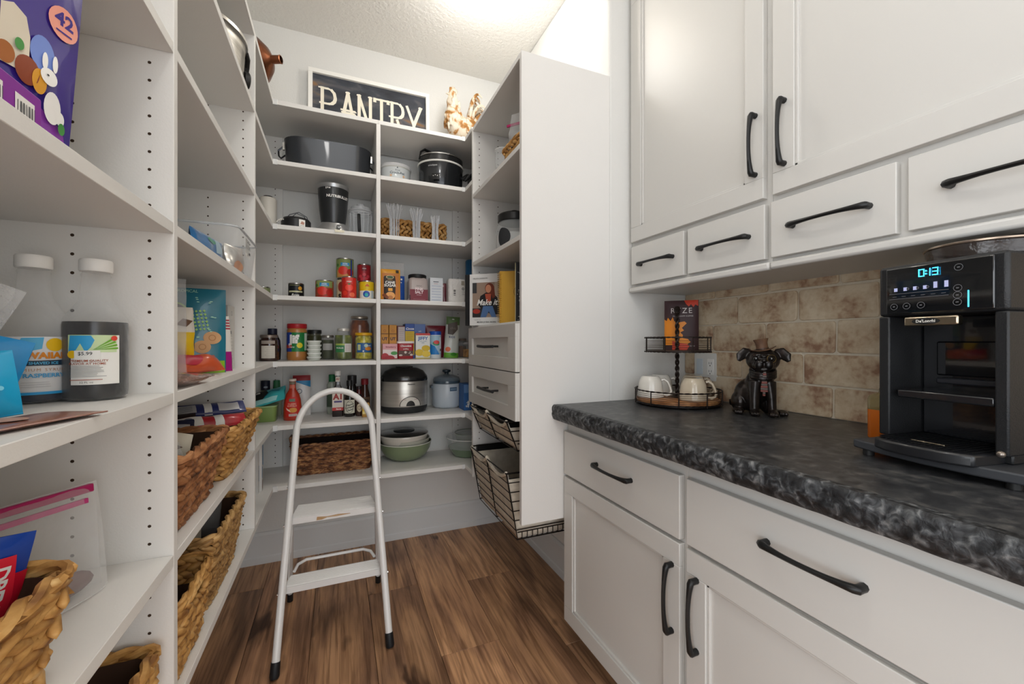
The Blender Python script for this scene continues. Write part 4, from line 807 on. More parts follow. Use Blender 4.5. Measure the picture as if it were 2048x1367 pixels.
for k in range(17):
    kk=(k%9)/2.0; s=(k%3-1)*0.012+(0.006 if k>8 else 0); p0=Vector((0.045,s,0.115)); p1=Vector((0.040+0.012*kk,s*1.5,0.260-0.012*kk)); p2=Vector((0.070+0.026*kk,s*2,0.345-0.030*kk)); p3=Vector((0.110+0.022*kk,s*2.4,0.300-0.040*kk-(0.02 if k>8 else 0)))
    pts=[];R=[]
    for i in range(11):
        q=i/10; pts.append(p0*(1-q)**3+p1*3*q*(1-q)**2+p2*3*q*q*(1-q)+p3*q**3); R.append(0.0095*(1-0.75*q**3)*(0.6+0.4*min(1,q*3)))
    b.tube(pts,R,6,flat=0.55,up=(0,1,0))
for s in (-1,1):
    for k in range(5): b.tube([(0.0,s*0.05,0.15-0.014*k),(0.04,s*0.058,0.142-0.012*k),(0.085,s*0.045,0.13-0.010*k)],[0.011,0.009,0.002],6,flat=0.5,up=(0,1,0))
b.build('tail_and_wing_feathers',t,kind='stuff')
# ================================================================ shelf 2: roaster and slow cookers
ENA=mat('#33363b',0.28,name='dark_enamel',coat=0.5)
t=T('roasting_pan','long dark grey roasting pan with rounded ends and wire handles','pan',(-0.042,2.37,Z2))
P=rrect(0.41,0.20,0.085,8); b=B().mat(ENA); sec=[[(x*s,y*s,z) for x,y in P] for s,z in ((0.86,0.0),(0.93,0.006),(0.97,0.03),(1.0,0.155),(1.012,0.160),(0.99,0.160),(0.955,0.03),(0.90,0.012))]
b.loft(sec); b.build('pan_body',t)
b=B().mat(mat('#8d9096',0.3,1))
for s in (-1,1): B().mat(mat('#3c3d40',0.3,0.9)).tube([(s*0.203,-0.05,0.12),(s*0.228,-0.048,0.095),(s*0.232,0.0,0.088),(s*0.228,0.048,0.095),(s*0.203,0.05,0.12)],0.004,8).build('wire_handle',t); 
for s in (-1,1): B().mat(STEEL).box(s*0.205-0.004,s*0.205+0.004,-0.058,-0.042,0.10,0.135).build('handle_bracket',t)
def slowcooker(label,loc,r,h,bm,lidm,band,sy=0.8,knob=True):
    t=T('slow_cooker',label,'slow cooker',loc)
    B().mat(bm).lathe([(r*0.80,0),(r*0.86,0.006),(r*0.94,h*0.30),(r*0.97,h*0.80),(r*0.96,h*0.84)],36,sy=sy).build('cooker_body',t)
    B().mat(band).lathe([(r*0.97,h*0.82),(r,h*0.835),(r,h*0.865),(r*0.97,h*0.875)],36,sy=sy,cap=False).build('rim_band',t)
    return t
t=slowcooker('small white slow cooker with printed emblem, beside the black one',(0.303,2.44,Z2),0.085,0.150,mat('#d8dcdc',0.35,coat=0.3),None,mat('#c9c9c4',0.4),1)
B().mat(mat('#dedede',0.3)).lathe([(0.084,0.128),(0.088,0.134),(0.086,0.145),(0.06,0.158),(0.0,0.165)],36).build('lid',t)
decal('emblem_print',[('text','Rival',0,0.105,0.014,mat('#55606a',0.5),{'shear':0.2}),('text','Crock-Pot',0,0.090,0.019,mat('#55606a',0.5),{'bold':0.01}),('poly',[(-0.005,0.116),(0.0,0.126),(0.005,0.116)],mat('#55606a',0.5)),('disc',-0.035,0.074,0.006,mat('#e0b48a',0.5)),('disc',0.035,0.074,0.006,mat('#e0b48a',0.5))],cylmap(0.0822),t,curved=True,step=0.006)
BKM=mat('#26282b',0.22,0.5,coat=0.5)
t=slowcooker('large black slow cooker with glass lid and raised side handle',(0.548,2.37,Z2),0.132,0.185,BKM,None,mat('#e6e4de',0.3),0.9)
B().mat(mat('#1b1c1e',0.15,coat=0.8)).lathe([(0.122,0.160),(0.128,0.166),(0.128,0.190),(0.120,0.196)],40,sy=0.9).build('inner_pot',t)
B().mat(mat('#3a3d3c',0.05,alpha=0.75,coat=1)).lathe([(0.124,0.196),(0.118,0.206),(0.07,0.217),(0.0,0.221)],40,sy=0.9).build('glass_lid',t)
B().mat(CHROME).lathe([(0.121,0.193),(0.127,0.195),(0.127,0.201),(0.121,0.202)],40,sy=0.9,cap=False).build('lid_rim',t)
B().mat(BLACKP).tube([(-0.125,-0.02,0.185),(-0.118,-0.02,0.225),(-0.095,-0.01,0.245),(-0.055,0.0,0.238),(-0.015,0.0,0.225)],0.009,8,flat=0.6).build('lid_handle',t)
B().mat(BLACKP).tube([(0.118,-0.035,0.10),(0.150,-0.05,0.115),(0.152,-0.06,0.115),(0.128,-0.055,0.085)],[0.012,0.017,0.015,0.008],10).build('side_handle',t)
decal('control_print',[('text','crockpot',-0.072,0.125,0.014,mat('#c9c9c9',0.5)),('rect',-0.075,0.045,-0.035,0.08,mat('#121314',0.3))]+[('disc',-0.068+0.011*i,0.066+0.003*(i%2),0.0022,WHT) for i in range(4)]+[('text','WARM',0.118,0.130,0.008,mat('#a5a5a5',0.5))],cylmap(0.1245),t,curved=True,step=0.008,base=0.004)
t=T('slow_cooker','black slow cooker mostly hidden behind the tower at right','slow cooker',(0.845,2.42,Z2)); B().mat(mat('#222428',0.3,coat=0.4)).lathe([(0.095,0),(0.112,0.01),(0.118,0.14),(0.112,0.165),(0.06,0.19),(0,0.195)],32).build('cooker_body',t); B().mat(BLACKP).tube([(-0.108,-0.05,0.05),(-0.14,-0.06,0.06),(-0.135,-0.045,0.035)],0.012,8).build('side_handle',t)
# ================================================================ shelf 3: appliances
t=T('white_canister','white cylindrical appliance housing at the left end of the third shelf','canister',(-0.315,2.33,Z3)); B().mat(mat('#dad5cb',0.4)).lathe([(0.036,0),(0.038,0.005),(0.038,0.150),(0.034,0.155),(0,0.155)],28,sx=1.0).build('housing',t); B().mat(BLACKP).lathe([(0.0,0.155),(0.02,0.155),(0.02,0.164),(0,0.166)],20).build('cap',t)
t=T('cord_device','round black appliance base with coiled cord and a price tag','appliance',(-0.190,2.29,Z3)); B().mat(mat('#242425',0.4)).lathe([(0.060,0),(0.066,0.006),(0.066,0.045),(0.058,0.055),(0,0.058)],30).build('base',t)
b=B().mat(mat('#55565a',0.5)); b.tube([(-0.055,0.02,0.05),(-0.03,0.03,0.085),(0.01,0.03,0.10),(0.045,0.03,0.08),(0.06,0.03,0.03)],0.0022,6); b.tube([(-0.03,0.02,0.06),(0.0,0.02,0.092),(0.035,0.02,0.078),(0.058,0.02,0.03)],0.0022,6); b.build('power_cord',t)
for k in range(7): B().mat(mat('#c9c6c0',0.4)).tube([(-0.078+0.009*k,-0.045,0.022+0.007*k-0.0006*k*k),(-0.070+0.009*k,-0.03,0.040+0.0062*k-0.0006*k*k)],0.003,6).build('cord_coil',t)
decal('price_tag',[('rect',0.018,0.008,0.047,0.042,WHT),('poly',[(0.023,0.02),(0.04,0.018),(0.043,0.03),(0.03,0.034)],mat('#b98a7a',0.5)),('rect',0.022,0.012,0.042,0.014,mat('#999999',0.5))],cylmap(0.0665),t,curved=True)
t=T('personal_blender','black personal blender standing on a silver motor base','blender',(-0.022,2.31,Z3))
B().mat(mat('#b9babb',0.28,0.8)).lathe([(0.088,0),(0.090,0.006),(0.082,0.022),(0.064,0.042),(0.058,0.055)],36,sy=0.9).build('motor_base',t)
B().mat(mat('#26282a',0.33,coat=0.2)).lathe([(0.056,0.052),(0.060,0.07),(0.066,0.12),(0.071,0.19),(0.072,0.225)],36).build('cup_body',t)
B().mat(mat('#b0b2b4',0.3,0.7)).lathe([(0.073,0.224),(0.0745,0.228),(0.0745,0.242),(0.069,0.247),(0,0.249)],36).build('top_ring',t)
decal('brand_print',[('text','NUTRiBULLET',0.026,0.178,0.0185,WHT,{'bold':0.03}),('rect',-0.035,0.212,-0.031,0.222,WHT),('rect',-0.027,0.214,-0.023,0.222,WHT),('disc',-0.016,0.217,0.004,WHT)],cylmap(0.0725,0.0725),t,curved=True,step=0.005,base=0.0006)
B().mat(mat('#8f9193',0.3,0.7)).lathe([(0,0),(0.011,0),(0.011,0.004),(0.007,0.006),(0,0.006)],20).build('power_button',t).matrix_local=Matrix.Translation((0.026,-0.074,0.026))@Matrix.Rotation(1.05,4,'X')
t=T('paper_tag','cream paper tag hanging over the shelf edge under the blender','tag',(0.005,2.258,Z3)); B().mat(mat('#e6dfc9',0.7)).add([(-0.022,0,0.001),(0.022,0,0.001),(0.024,-0.064,0.0015),(-0.02,-0.066,0.0015),(-0.019,-0.0665,-0.012),(0.024,-0.0650,-0.010)],[(0,1,2,3),(3,2,5,4)]).build('paper_slip',t)
t=T('blender_jar','clear ribbed blender jar with black handle beside the black blender','jar',(0.113,2.385,Z3))
GL=film('#e9edf0',0.20); B().mat(GL).lathe([(0.050,0),(0.053,0.004),(0.058,0.13),(0.061,0.155),(0.061,0.160)],30,cap=False).build('jar_wall',t)
b=B().mat(film('#f4f6f8',0.5)); 
for k in range(14): a=2*PI*k/14; b.tube([(0.0535*cos(a),0.0535*sin(a),0.005),(0.0595*cos(a),0.0595*sin(a),0.14)],0.0016,5)
for z,r in ((0.155,0.062),(0.143,0.0605),(0.002,0.053)): b.tube([(r*cos(2*PI*i/30),r*sin(2*PI*i/30),z) for i in range(30)],0.002,6,closed=True)
b.build('ribs_and_rims',t,kind='stuff'); B().mat(film('#eef0f2',0.35)).lathe([(0.050,0.162),(0.050,0.175),(0.02,0.180),(0.02,0.195),(0,0.197)],26).build('lid',t); B().mat(BLACKP).tube([(-0.012,-0.062,0.125),(-0.012,-0.072,0.11),(-0.010,-0.070,0.05),(-0.008,-0.060,0.035)],0.008,8,flat=0.7).build('grip',t)
# plastic cutlery bundles
CUT=film('#f4f5f7',0.72,name='clear_cutlery')
def bundle(label,loc,h,r0,r1,rt,seed):
    t=T('cutlery_bundle',label,'cutlery',loc,0,'bundles of clear plastic cutlery'); rr=random.Random(seed); b=B().mat(CUT)
    for k in range(46):
        a=rr.uniform(0,2*PI); q=rr.uniform(0.2,1)**0.5; dz=rr.uniform(-0.03,0.004)
        pts=[(r0*q*cos(a),r0*q*sin(a)*0.7,0.0),(r1*q*cos(a),r1*q*sin(a)*0.7,h*0.35),(r1*1.0*q*cos(a),r1*q*sin(a)*0.7,h*0.62),(rt*q*cos(a)*1.1,rt*q*sin(a)*0.7,h+dz)]
        b.tube(pts,[0.003,0.003,0.003,0.0045],5,flat=0.4)
    b.build('cutlery',t,kind='stuff'); B().mat(FILM).lathe([(r1*1.05,h*0.30),(r1*1.08,h*0.38)],18,sy=0.75,cap=False).build('wrap_band',t)
bundle('bundle of clear plastic forks with spread tips, leftmost in front of the basket',(0.285,2.335,Z3),0.205,0.024,0.026,0.040,1)
bundle('bundle of clear plastic cutlery standing in the middle of the three',(0.403,2.335,Z3),0.195,0.016,0.021,0.034,2)
bundle('shortest bundle of clear plastic spoons, nearest the tower',(0.507,2.335,Z3),0.165,0.026,0.018,0.024,3)
# ================================================================ shelf 4: cans and baking goods
RL=mat('#b3261d',0.4); TOM=mat('#d8382a',0.4); GRN=mat('#3f7a35',0.45); SKY=mat('#2f8fc4',0.4); YEL=mat('#e6c31c',0.4); NV=mat('#1f3f8f',0.4)
def cn(label,loc,r,h,m,sh): t=T('food_can',label,'can',loc,0); can(t,r,h,m,sh); return t
tomd=[('rect',-0.045,0.06,0.045,0.095,mat('#8a9a5a',0.5)),('disc',-0.01,0.042,(0.026,0.022),TOM),('disc',0.028,0.035,(0.02,0.018),RL),('disc',-0.04,0.07,0.008,GRN),('rect',-0.022,0.066,0.022,0.083,SKY),('text','DICED',0.0,0.077,0.008,WHT,{'bold':0.03}),('text','TOMATOES',0.0,0.069,0.006,WHT,{'bold':0.02}),('rect',-0.03,0.008,0.03,0.018,RL)]
cn('squat black can with gold round label at the left of the can shelf',(-0.198,2.39,Z4),0.037,0.082,mat('#15171a',0.4),[('rect',-0.035,0.034,0.035,0.042,mat('#c9c6a0',0.4)),('disc',0.022,0.055,0.010,mat('#e0a030',0.5)),('text','Rosa',-0.002,0.020,0.018,WHT,{'bold':0.03,'shear':0.3}),('rect',-0.03,0.068,0.02,0.071,mat('#8a8a60',0.4))])
cn('short wide tomato can standing alone left of the tall stack',(-0.064,2.35,Z4),0.044,0.098,mat('#9c4a2c',0.45),tomd)
cn('tomato can on the shelf under the highest can, half hidden',(0.034,2.37,Z4),0.043,0.112,mat('#d9c7a0',0.45),[('disc',-0.02,0.07,(0.018,0.026),mat('#a03a2a',0.4)),('text','S',-0.028,0.02,0.03,BLACKP,{'bold':0.06})])
cn('highest tomato can, stacked on top at the middle of the can group',(0.034,2.37,Z4+0.1128),0.044,0.108,mat('#7f8f52',0.45),[('rect',-0.045,0.0075,0.045,0.045,mat('#c98a4a',0.5))]+[(s[0],)+tuple(s[1:]) for s in tomd[1:-1]]+[('rect',0.028,0.01,0.036,0.10,NV)])
cn('bright red tomato can at the front, leaning on the tall stack',(0.052,2.287,Z4),0.0365,0.115,mat('#c8281f',0.4),[('rect',-0.018,0.075,0.018,0.110,mat('#d04a44',0.4)),('text','DICED',0,0.088,0.008,WHT,{'bold':0.02}),('disc',0.0,0.058,(0.019,0.017),mat('#ee4a38',0.35)),('disc',-0.02,0.03,(0.012,0.012),mat('#e23b2c',0.35)),('disc',0.015,0.022,(0.014,0.012),mat('#e86a4a',0.35)),('disc',0.0,0.076,(0.006,0.004),GRN)])
cn('red tomato can standing on the back can beside the divider',(0.131,2.41,Z4+0.1073),0.036,0.098,mat('#a8222a',0.4),[('rect',-0.015,0.06,0.015,0.09,mat('#7f1a24',0.4)),('text','DICED',0,0.072,0.007,WHT,{'bold':0.02})]+[('disc',x,z,0.009,mat('#d8404a',0.4)) for x,z in ((-0.02,0.03),(0.0,0.04),(0.02,0.03),(0.01,0.018),(-0.01,0.016))])
cn('back can beside the divider, under the red tomato can',(0.131,2.41,Z4),0.0362,0.1068,mat('#b4a894',0.45),[('rect',-0.03,0.03,0.03,0.09,mat('#8f2a28',0.4))])
cn('yellow and blue can at the front beside the divider',(0.139,2.30,Z4),0.0375,0.100,YEL,[('rect',-0.045,0.008,0.045,0.048,mat('#e9e9e0',0.4)),('disc',-0.004,0.030,0.017,mat('#2b4fa8',0.4)),('disc',-0.004,0.026,0.009,mat('#2fb0b0',0.4)),('poly',[(-0.012,0.070),(0.0,0.084),(0.013,0.070)],mat('#d8621c',0.4)),('rect',0.022,0.008,0.03,0.05,mat('#b9c9d0',0.4))])
cn('small green-lidded can far back at the left corner of the can shelf',(-0.355,2.46,Z4),0.033,0.065,mat('#8f9a6a',0.5),[])
t=T('sugar_bag','black and orange bag of cane sugar beside the divider','bag',(0.258,2.29,Z4)); o,mp=pouch(0.100,0.170,0.045,mat('#e7a128',0.4,coat=0.3),61,parent=t,crinkle=0.0015)
ORG=mat('#d98a48',0.5); BR_=mat('#2b1e18',0.4)
decal('bag_print',[('rect',-0.044,0.0,0.044,0.148,mat('#c98040',0.5)),('poly',[(-0.036,0.0),(-0.036,0.126),(-0.03,0.133),(0.022,0.133),(0.026,0.10),(0.020,0.0)],BR_),('disc',-0.004,0.126,(0.020,0.009),mat('#d9c89a',0.5)),('disc',-0.004,0.126,(0.017,0.007),mat('#3d5a3a',0.5)),('text','ORGANIC',-0.004,0.111,0.006,mat('#e0b04a',0.5)),('text','CANE',-0.004,0.097,0.019,WHT,{'bold':0.03}),('text','SUGAR',-0.004,0.081,0.019,WHT,{'bold':0.03}),('rect',-0.014,0.052,0.008,0.067,mat('#e7a128',0.4)),('disc',-0.003,0.028,(0.024,0.020),mat('#e0a05c',0.5)),('disc',-0.003,0.018,(0.013,0.010),mat('#b9733a',0.5)),('poly',[(-0.046,0.03),(-0.03,0.04),(-0.01,0.018),(-0.02,0.008)],mat('#7a3f22',0.5)),('rect',0.026,0.15,0.042,0.166,mat('#3d3226',0.5))],mp,t,curved='both',step=0.012,base=0.001)
t=T('blue_bag','blue and white bag just behind the sugar bag','bag',(0.305,2.37,Z4)); o,mp=pouch(0.075,0.150,0.04,mat('#1f4fa0',0.4,coat=0.3),62,parent=t,crinkle=0.0015); decal('bag_print',[('disc',0.02,0.13,0.005,WHT),('disc',0.018,0.112,0.003,WHT)],mp,t,base=0.001)
t=T('white_bag','large frosted white bag standing behind the sugar bag','bag',(0.272,2.44,Z4)); pouch(0.155,0.235,0.05,film('#e4e2df',0.72),63,parent=t,crinkle=0.002)
t=T('salt_jar','square clear jar of pink salt with black lid and maroon label','jar',(0.411,2.355,Z4)); PK=mat('#e8d4cc',0.5)
P=rrect(0.106,0.106,0.02,5); b=B().mat(PK); b.loft([[(x*s,y*s,z) for x,y in P] for s,z in ((0.94,0),(0.99,0.004),(1,0.01),(1,0.022))]); b.build('salt_base',t)
b=B().mat(mat('#b9aba6',0.25,coat=0.6)); b.loft([[(x*s,y*s,z) for x,y in P] for s,z in ((1,0.022),(1,0.118),(0.93,0.132),(0.80,0.138))]); b.build('jar_body',t)
B().mat(BLACKP).lathe([(0.048,0.136),(0.050,0.139),(0.050,0.155),(0.046,0.158),(0,0.158)],36).build('lid',t)
MAR=mat('#7b2331',0.45)
decal('label_print',[('rect',-0.049,0.012,0.049,0.072,MAR),('text','PREMIUM',0.0,0.091,0.007,BLACKP),('text','PINK',0.001,0.073,0.0205,mat('#f3dfe0',0.5),{'bold':0.03}),('text','SALT',0.001,0.056,0.0205,mat('#f3dfe0',0.5),{'bold':0.03}),('text','FINE GRAIN',0.0,0.041,0.005,mat('#f3dfe0',0.5)),('rect',-0.03,0.017,0.035,0.0185,mat('#b98088',0.5)),('rect',-0.052,0.012,-0.046,0.04,mat('#3a1520',0.5))],flatmap(-0.053),t)
t=T('white_carton','plain white carton with blue ruled lines beside the pink salt','box',(0.510,2.33,Z4)); carton(t,0.072,0.04,0.143,mat('#d9dcdf',0.5),[('rect',-0.018,0.118,0.012,0.122,mat('#555a60',0.5)),('rect',-0.015,0.108,0.008,0.110,mat('#c08a8a',0.5))]+[('rect',-0.027,0.018+0.0155*i,0.026,0.0192+0.0155*i,mat('#4f6fae',0.5)) for i in range(6)])
t=T('paper_cup_sleeve','plastic-wrapped white pack with black print at the right end','pack',(0.625,2.325,Z4)); 
b=B().mat(mat('#dedad5',0.35,coat=0.6,bump=0.9,bscale=40)); P=rrect(0.10,0.075,0.015,4); b.loft([[(x*s,y*s,z) for x,y in P] for s,z in ((0.93,0),(1,0.006),(1.0,0.132),(0.95,0.140))]); b.build('wrapped_pack',t)
decal('pack_print',[('text','I II III',-0.016,0.062,0.016,BLACKP,{'rot':PI/2,'bold':0.04}),('rect',0.022,0.105,0.040,0.130,mat('#9a9183',0.5)),('ring',0.032,0.085,0.004,0.007,mat('#3a3a3a',0.5)),('ring',0.032,0.066,0.005,0.006,mat('#6a6a6a',0.5)),('rect',0.026,0.052,0.04,0.054,mat('#777777',0.5))],flatmap(-0.0378),t)
t=T('maroon_packet','thin maroon packet squeezed behind the wrapped pack','packet',(0.575,2.385,Z4)); pouch(0.045,0.125,0.03,mat('#6e2b34',0.4,coat=0.4),64,parent=t)
t=T('blue_container','tall blue plastic container at the far right of the can shelf','container',(0.748,2.42,Z4)); B().mat(mat('#1d5f8f',0.35)).lathe([(0.034,0),(0.036,0.006),(0.036,0.27),(0.030,0.278),(0,0.28)],24).build('container_body',t)
# ================================================================ shelf 5: jars and mixes
def J(label,loc,*a,**k): t=T('glass_jar',label,'jar',loc); jar(t,*a,**k); return t
GLJ=film('#e8ecec',0.03,name='jar_glass'); DK=mat('#2c1712',0.2,coat=0.6)
t=J('dark jar with a hand-written cream label at the left corner',(-0.314,2.353,Z5),0.044,0.128,0.036,mat('#38201a',0.15,coat=0.8),mat('#8c8078',0.35,0.6),lidh=0.014)
decal('paper_label',[('rect',-0.030,0.014,0.032,0.075,mat('#e0d9cd',0.6)),('rect',-0.030,0.084,0.032,0.100,mat('#a89c92',0.5))]+[('rect',-0.012+0.006*(i%2),0.066-0.009*i,0.024,0.0668-0.009*i,mat('#8d8580',0.6)) for i in range(6)],cylmap(0.0443),t,curved=True)
t=T('dark_bottle','black squeeze bottle with a navy cap behind the cream-labelled jar','bottle',(-0.313,2.53,Z5),0); B().mat(mat('#1a1718',0.2,coat=0.5)).lathe([(0.036,0),(0.040,0.006),(0.042,0.06),(0.038,0.11),(0.026,0.138),(0.022,0.145)],26,sy=0.35).build('bottle_body',t); capp(t,0.0235,0.143,0.175,mat('#1d2038',0.45)); 
t.location=(-0.313,2.46,Z5); t.scale=(0.93,0.93,0.93)
PBM=mat('#b97c40',0.35,coat=0.5); t=T('peanut_butter_jar','tall peanut butter jar with red lid and green and blue label','jar',(-0.196,2.415,Z5))
B().mat(PBM).lathe([(0.044,0),(0.047,0.005),(0.048,0.02),(0.0465,0.045),(0.0465,0.135),(0.047,0.155),(0.043,0.163)],32).build('jar_body',t)
B().mat(mat('#b51f28',0.4)).lathe([(0.045,0.163),(0.0465,0.166),(0.0465,0.184),(0.044,0.187),(0,0.187)],32).build('lid',t)
decal('label_print',[('rect',-0.070,0.044,0.070,0.142,mat('#1f7a3c',0.4)),('rect',-0.070,0.044,-0.022,0.142,mat('#2444a0',0.4)),('rect',-0.070,0.062,-0.020,0.078,mat('#c0392b',0.4)),('text','Jif',-0.012,0.106,0.056,WHT,{'bold':0.06}),('disc',0.016,0.076,0.014,mat('#e3cf2a',0.4)),('rect',0.04,0.05,0.06,0.138,mat('#c9d9cc',0.4)),('text','creamy',-0.022,0.068,0.010,WHT,{'bold':0.02})],cylmap(0.047),t,curved=True)
for k in range(5):
    t=T('plastic_cup',('lowest','second lowest','middle','second highest','topmost')[k]+' small white lidded cup in the stack beside the peanut butter','cup',(-0.113+0.001*(k%2),2.352,Z5+0.0202*k),0,'stacked white lidded cups')
    B().mat(mat('#d9ddd4',0.4,coat=0.3)).lathe([(0.027,0),(0.028,0.002),(0.032,0.013)],24).build('cup_body',t); B().mat(mat('#e9ece6',0.35)).lathe([(0.034,0.0125),(0.0345,0.014),(0.0345,0.0175),(0.032,0.0195),(0,0.0195)],24).build('lid',t)
t=J('dark olive jar with black lid behind the stacked white cups',(-0.117,2.475,Z5),0.036,0.158,0.032,film('#56583c',0.5),mat('#1a1c1b',0.4),lidh=0.020,content=mat('#3f3d24',0.6),fill=0.8)
t=J('narrow jar of dark relish with silver lid beside the white cups',(-0.051,2.465,Z5),0.031,0.130,0.027,GLJ,mat('#a8a59c',0.3,0.7),lidh=0.013,content=mat('#3f4428',0.6),fill=0.8); decal('paper_label',[('rect',-0.026,0.05,0.026,0.085,mat('#b9b6b0',0.6))]+lines(-0.018,0.02,0.055,0.08,4,mat('#7a7a74',0.6)),cylmap(0.0313),t,curved=True)
PKL=noisy('pickles',[(0.35,'#39441a'),(0.55,'#66702c'),(0.7,'#8d9448')],(40,40,24),4,0.3,0.3,coat=0.5)
t=J('wide jar of green pickles with a half green, half white label',(0.026,2.378,Z5),0.0455,0.165,0.027,GLJ,mat('#d3d0c8',0.35,0.3),lidh=0.014,content=PKL,fill=0.78,sh=0.70)
decal('paper_label',[('rect',-0.042,0.040,0.045,0.085,mat('#dcd9d3',0.5)),('rect',-0.042,0.040,0.006,0.085,mat('#2f7a45',0.45)),('rect',-0.042,0.076,0.006,0.085,mat('#a8b85a',0.45)),('text','PICKLES',-0.018,0.062,0.010,WHT,{'bold':0.02})]+lines(0.010,0.042,0.045,0.080,6,mat('#c08a8a',0.6)),cylmap(0.0458),t,curved=True)
ORJ=noisy('orange_pickle',[(0.35,'#5e2a16'),(0.55,'#94502a'),(0.7,'#b9743f')],(30,30,16),4,0.3,0.3,coat=0.5)
t=J('biggest jar, orange-brown pickled sausages, behind the yellow peppers',(0.112,2.50,Z5),0.055,0.238,0.043,GLJ,mat('#b3a89a',0.3,0.7),lidh=0.014,content=ORJ,fill=0.9,sh=0.80)
for k in range(6): pass
YPP=noisy('yellow_pepper',[(0.35,'#8f8a1a'),(0.55,'#c4b52c'),(0.7,'#ddd05a')],(60,60,60),3,0.3,0.3,coat=0.5)
t=J('jar of yellow peppers with a bright yellow lid, beside the divider',(0.128,2.378,Z5),0.045,0.143,0.041,GLJ,mat('#e0a81a',0.4),lidh=0.015,content=YPP,fill=0.88,sh=0.8)
decal('paper_label',[('rect',-0.040,0.038,0.048,0.088,mat('#2a5f9a',0.45)),('rect',-0.034,0.050,-0.018,0.080,mat('#c9cf9a',0.5)),('disc',0.022,0.058,(0.018,0.010),mat('#e08a2a',0.45)),('disc',0.010,0.074,(0.010,0.010),mat('#b9d0c0',0.45)),('text','sliced',0.022,0.074,0.012,WHT,{'bold':0.02}),('disc',-0.004,0.045,0.004,WHT)],cylmap(0.0455),t,curved=True)
def bx(label,x,y,w,d,h,m,sh,rz=0): t=T('food_box',label,'box',(x,y,Z5),rz); carton(t,w,d,h,m,sh); return t
OB=mat('#c98a2c',0.5)
ob=[('rect',-0.019,0.135,0.019,0.142,mat('#8a5a1a',0.5)),('ring',0,0.155,0.005,0.007,mat('#a0521a',0.5)),('text','UT',0.0,0.110,0.022,mat('#2a2440',0.5),{'bold':0.04}),('rect',-0.019,0.0,0.019,0.085,mat('#b9926a',0.5)),('disc',0.0,0.062,(0.014,0.008),mat('#6a5a4a',0.5))]
bx('left one of two matching orange cartons beside the divider',0.238,2.44,0.040,0.12,0.188,OB,ob); bx('right one of two matching orange cartons beside the divider',0.2815,2.44,0.040,0.12,0.188,OB,ob)
bx('brown-edged white carton with fine print, behind the chocolate box',0.326,2.44,0.042,0.11,0.184,mat('#6b2f33',0.5),[('rect',-0.015,0.0,0.021,0.178,mat('#c2b6b2',0.5))]+lines(-0.010,0.018,0.10,0.17,6,mat('#8a7a78',0.5)))
bx('yellow and blue carton with white script behind the chocolate box',0.3735,2.43,0.050,0.10,0.196,mat('#1f4a9c',0.45),[('rect',-0.025,0.02,0.025,0.155,mat('#c9a820',0.5)),('text','Cocoa',0.0,0.168,0.017,WHT,{'bold':0.03,'shear':0.3}),('rect',-0.018,0.03,0.018,0.075,mat('#a08418',0.5))]+lines(-0.02,0.02,0.08,0.15,7,mat('#7a6414',0.5)))
bx('pale blue carton behind the lemon muffin mix box',0.4335,2.45,0.063,0.10,0.196,mat('#5f78ae',0.5),[('text','salt',0.0,0.155,0.012,WHT),('rect',-0.031,0.09,0.031,0.11,mat('#34508f',0.5))])
foil('maroon_pouch','wide maroon pouch with folded top at the back','packet',(0.540,2.48,Z5),0.125,0.192,0.03,mat('#7b1f2c',0.4,coat=0.4),71,(0,0,0),crk=0.004)
bx('pink and white gelatin box with strawberries at the front left',0.2625,2.365,0.078,0.030,0.083,mat('#e2a5a8',0.5),[('rect',-0.038,0.0,0.038,0.052,mat('#ead9d4',0.5)),('text','Strawberry',0.004,0.066,0.012,mat('#8a1a2a',0.5),{'bold':0.02}),('disc',-0.026,0.013,(0.020,0.020),mat('#b8202c',0.45)),('disc',-0.002,0.006,(0.026,0.014),mat('#a81a28',0.45)),('disc',0.022,0.032,(0.018,0.010),mat('#4f9a4a',0.5)),('rect',-0.038,0.0,0.038,0.004,mat('#b8202c',0.45))])
t=T('chocolate_tub','red chocolate pudding tub with a white lid at the front','box',(0.348,2.385,Z5)); CH=mat('#a5222a',0.45)
b=B().mat(CH); P=rrect(0.088,0.060,0.012,4); b.loft([[(x*s,y*s,z) for x,y in P] for s,z in ((0.94,0),(0.96,0.003),(1.0,0.086))]); b.build('tub',t)
b=B().mat(mat('#e8dfd8',0.4)); b.loft([[(x*1.08,y*1.08,z) for x,y in P] for z in (0.086,0.095)]+[[(x*1.0,y*1.0,0.098) for x,y in P]]); b.build('lid',t)
decal('label_print',[('text','Chocolate',0.0,0.071,0.014,WHT,{'bold':0.03,'shear':0.2}),('rect',-0.040,0.016,0.040,0.045,mat('#5c3a30',0.5)),('disc',-0.002,0.036,0.007,mat('#e0d2c4',0.5)),('disc',0.018,0.036,0.007,mat('#e0d2c4',0.5)),('disc',0.016,0.038,0.006,mat('#5c3a30',0.5)),('text','pudding',0.0,0.055,0.009,WHT,{'bold':0.02}),('disc',-0.028,0.020,(0.010,0.005),mat('#d8c8bc',0.5)),('disc',0.030,0.022,(0.008,0.006),mat('#d8c8bc',0.5))],flatmap(-0.0302),t,base=0.0008)
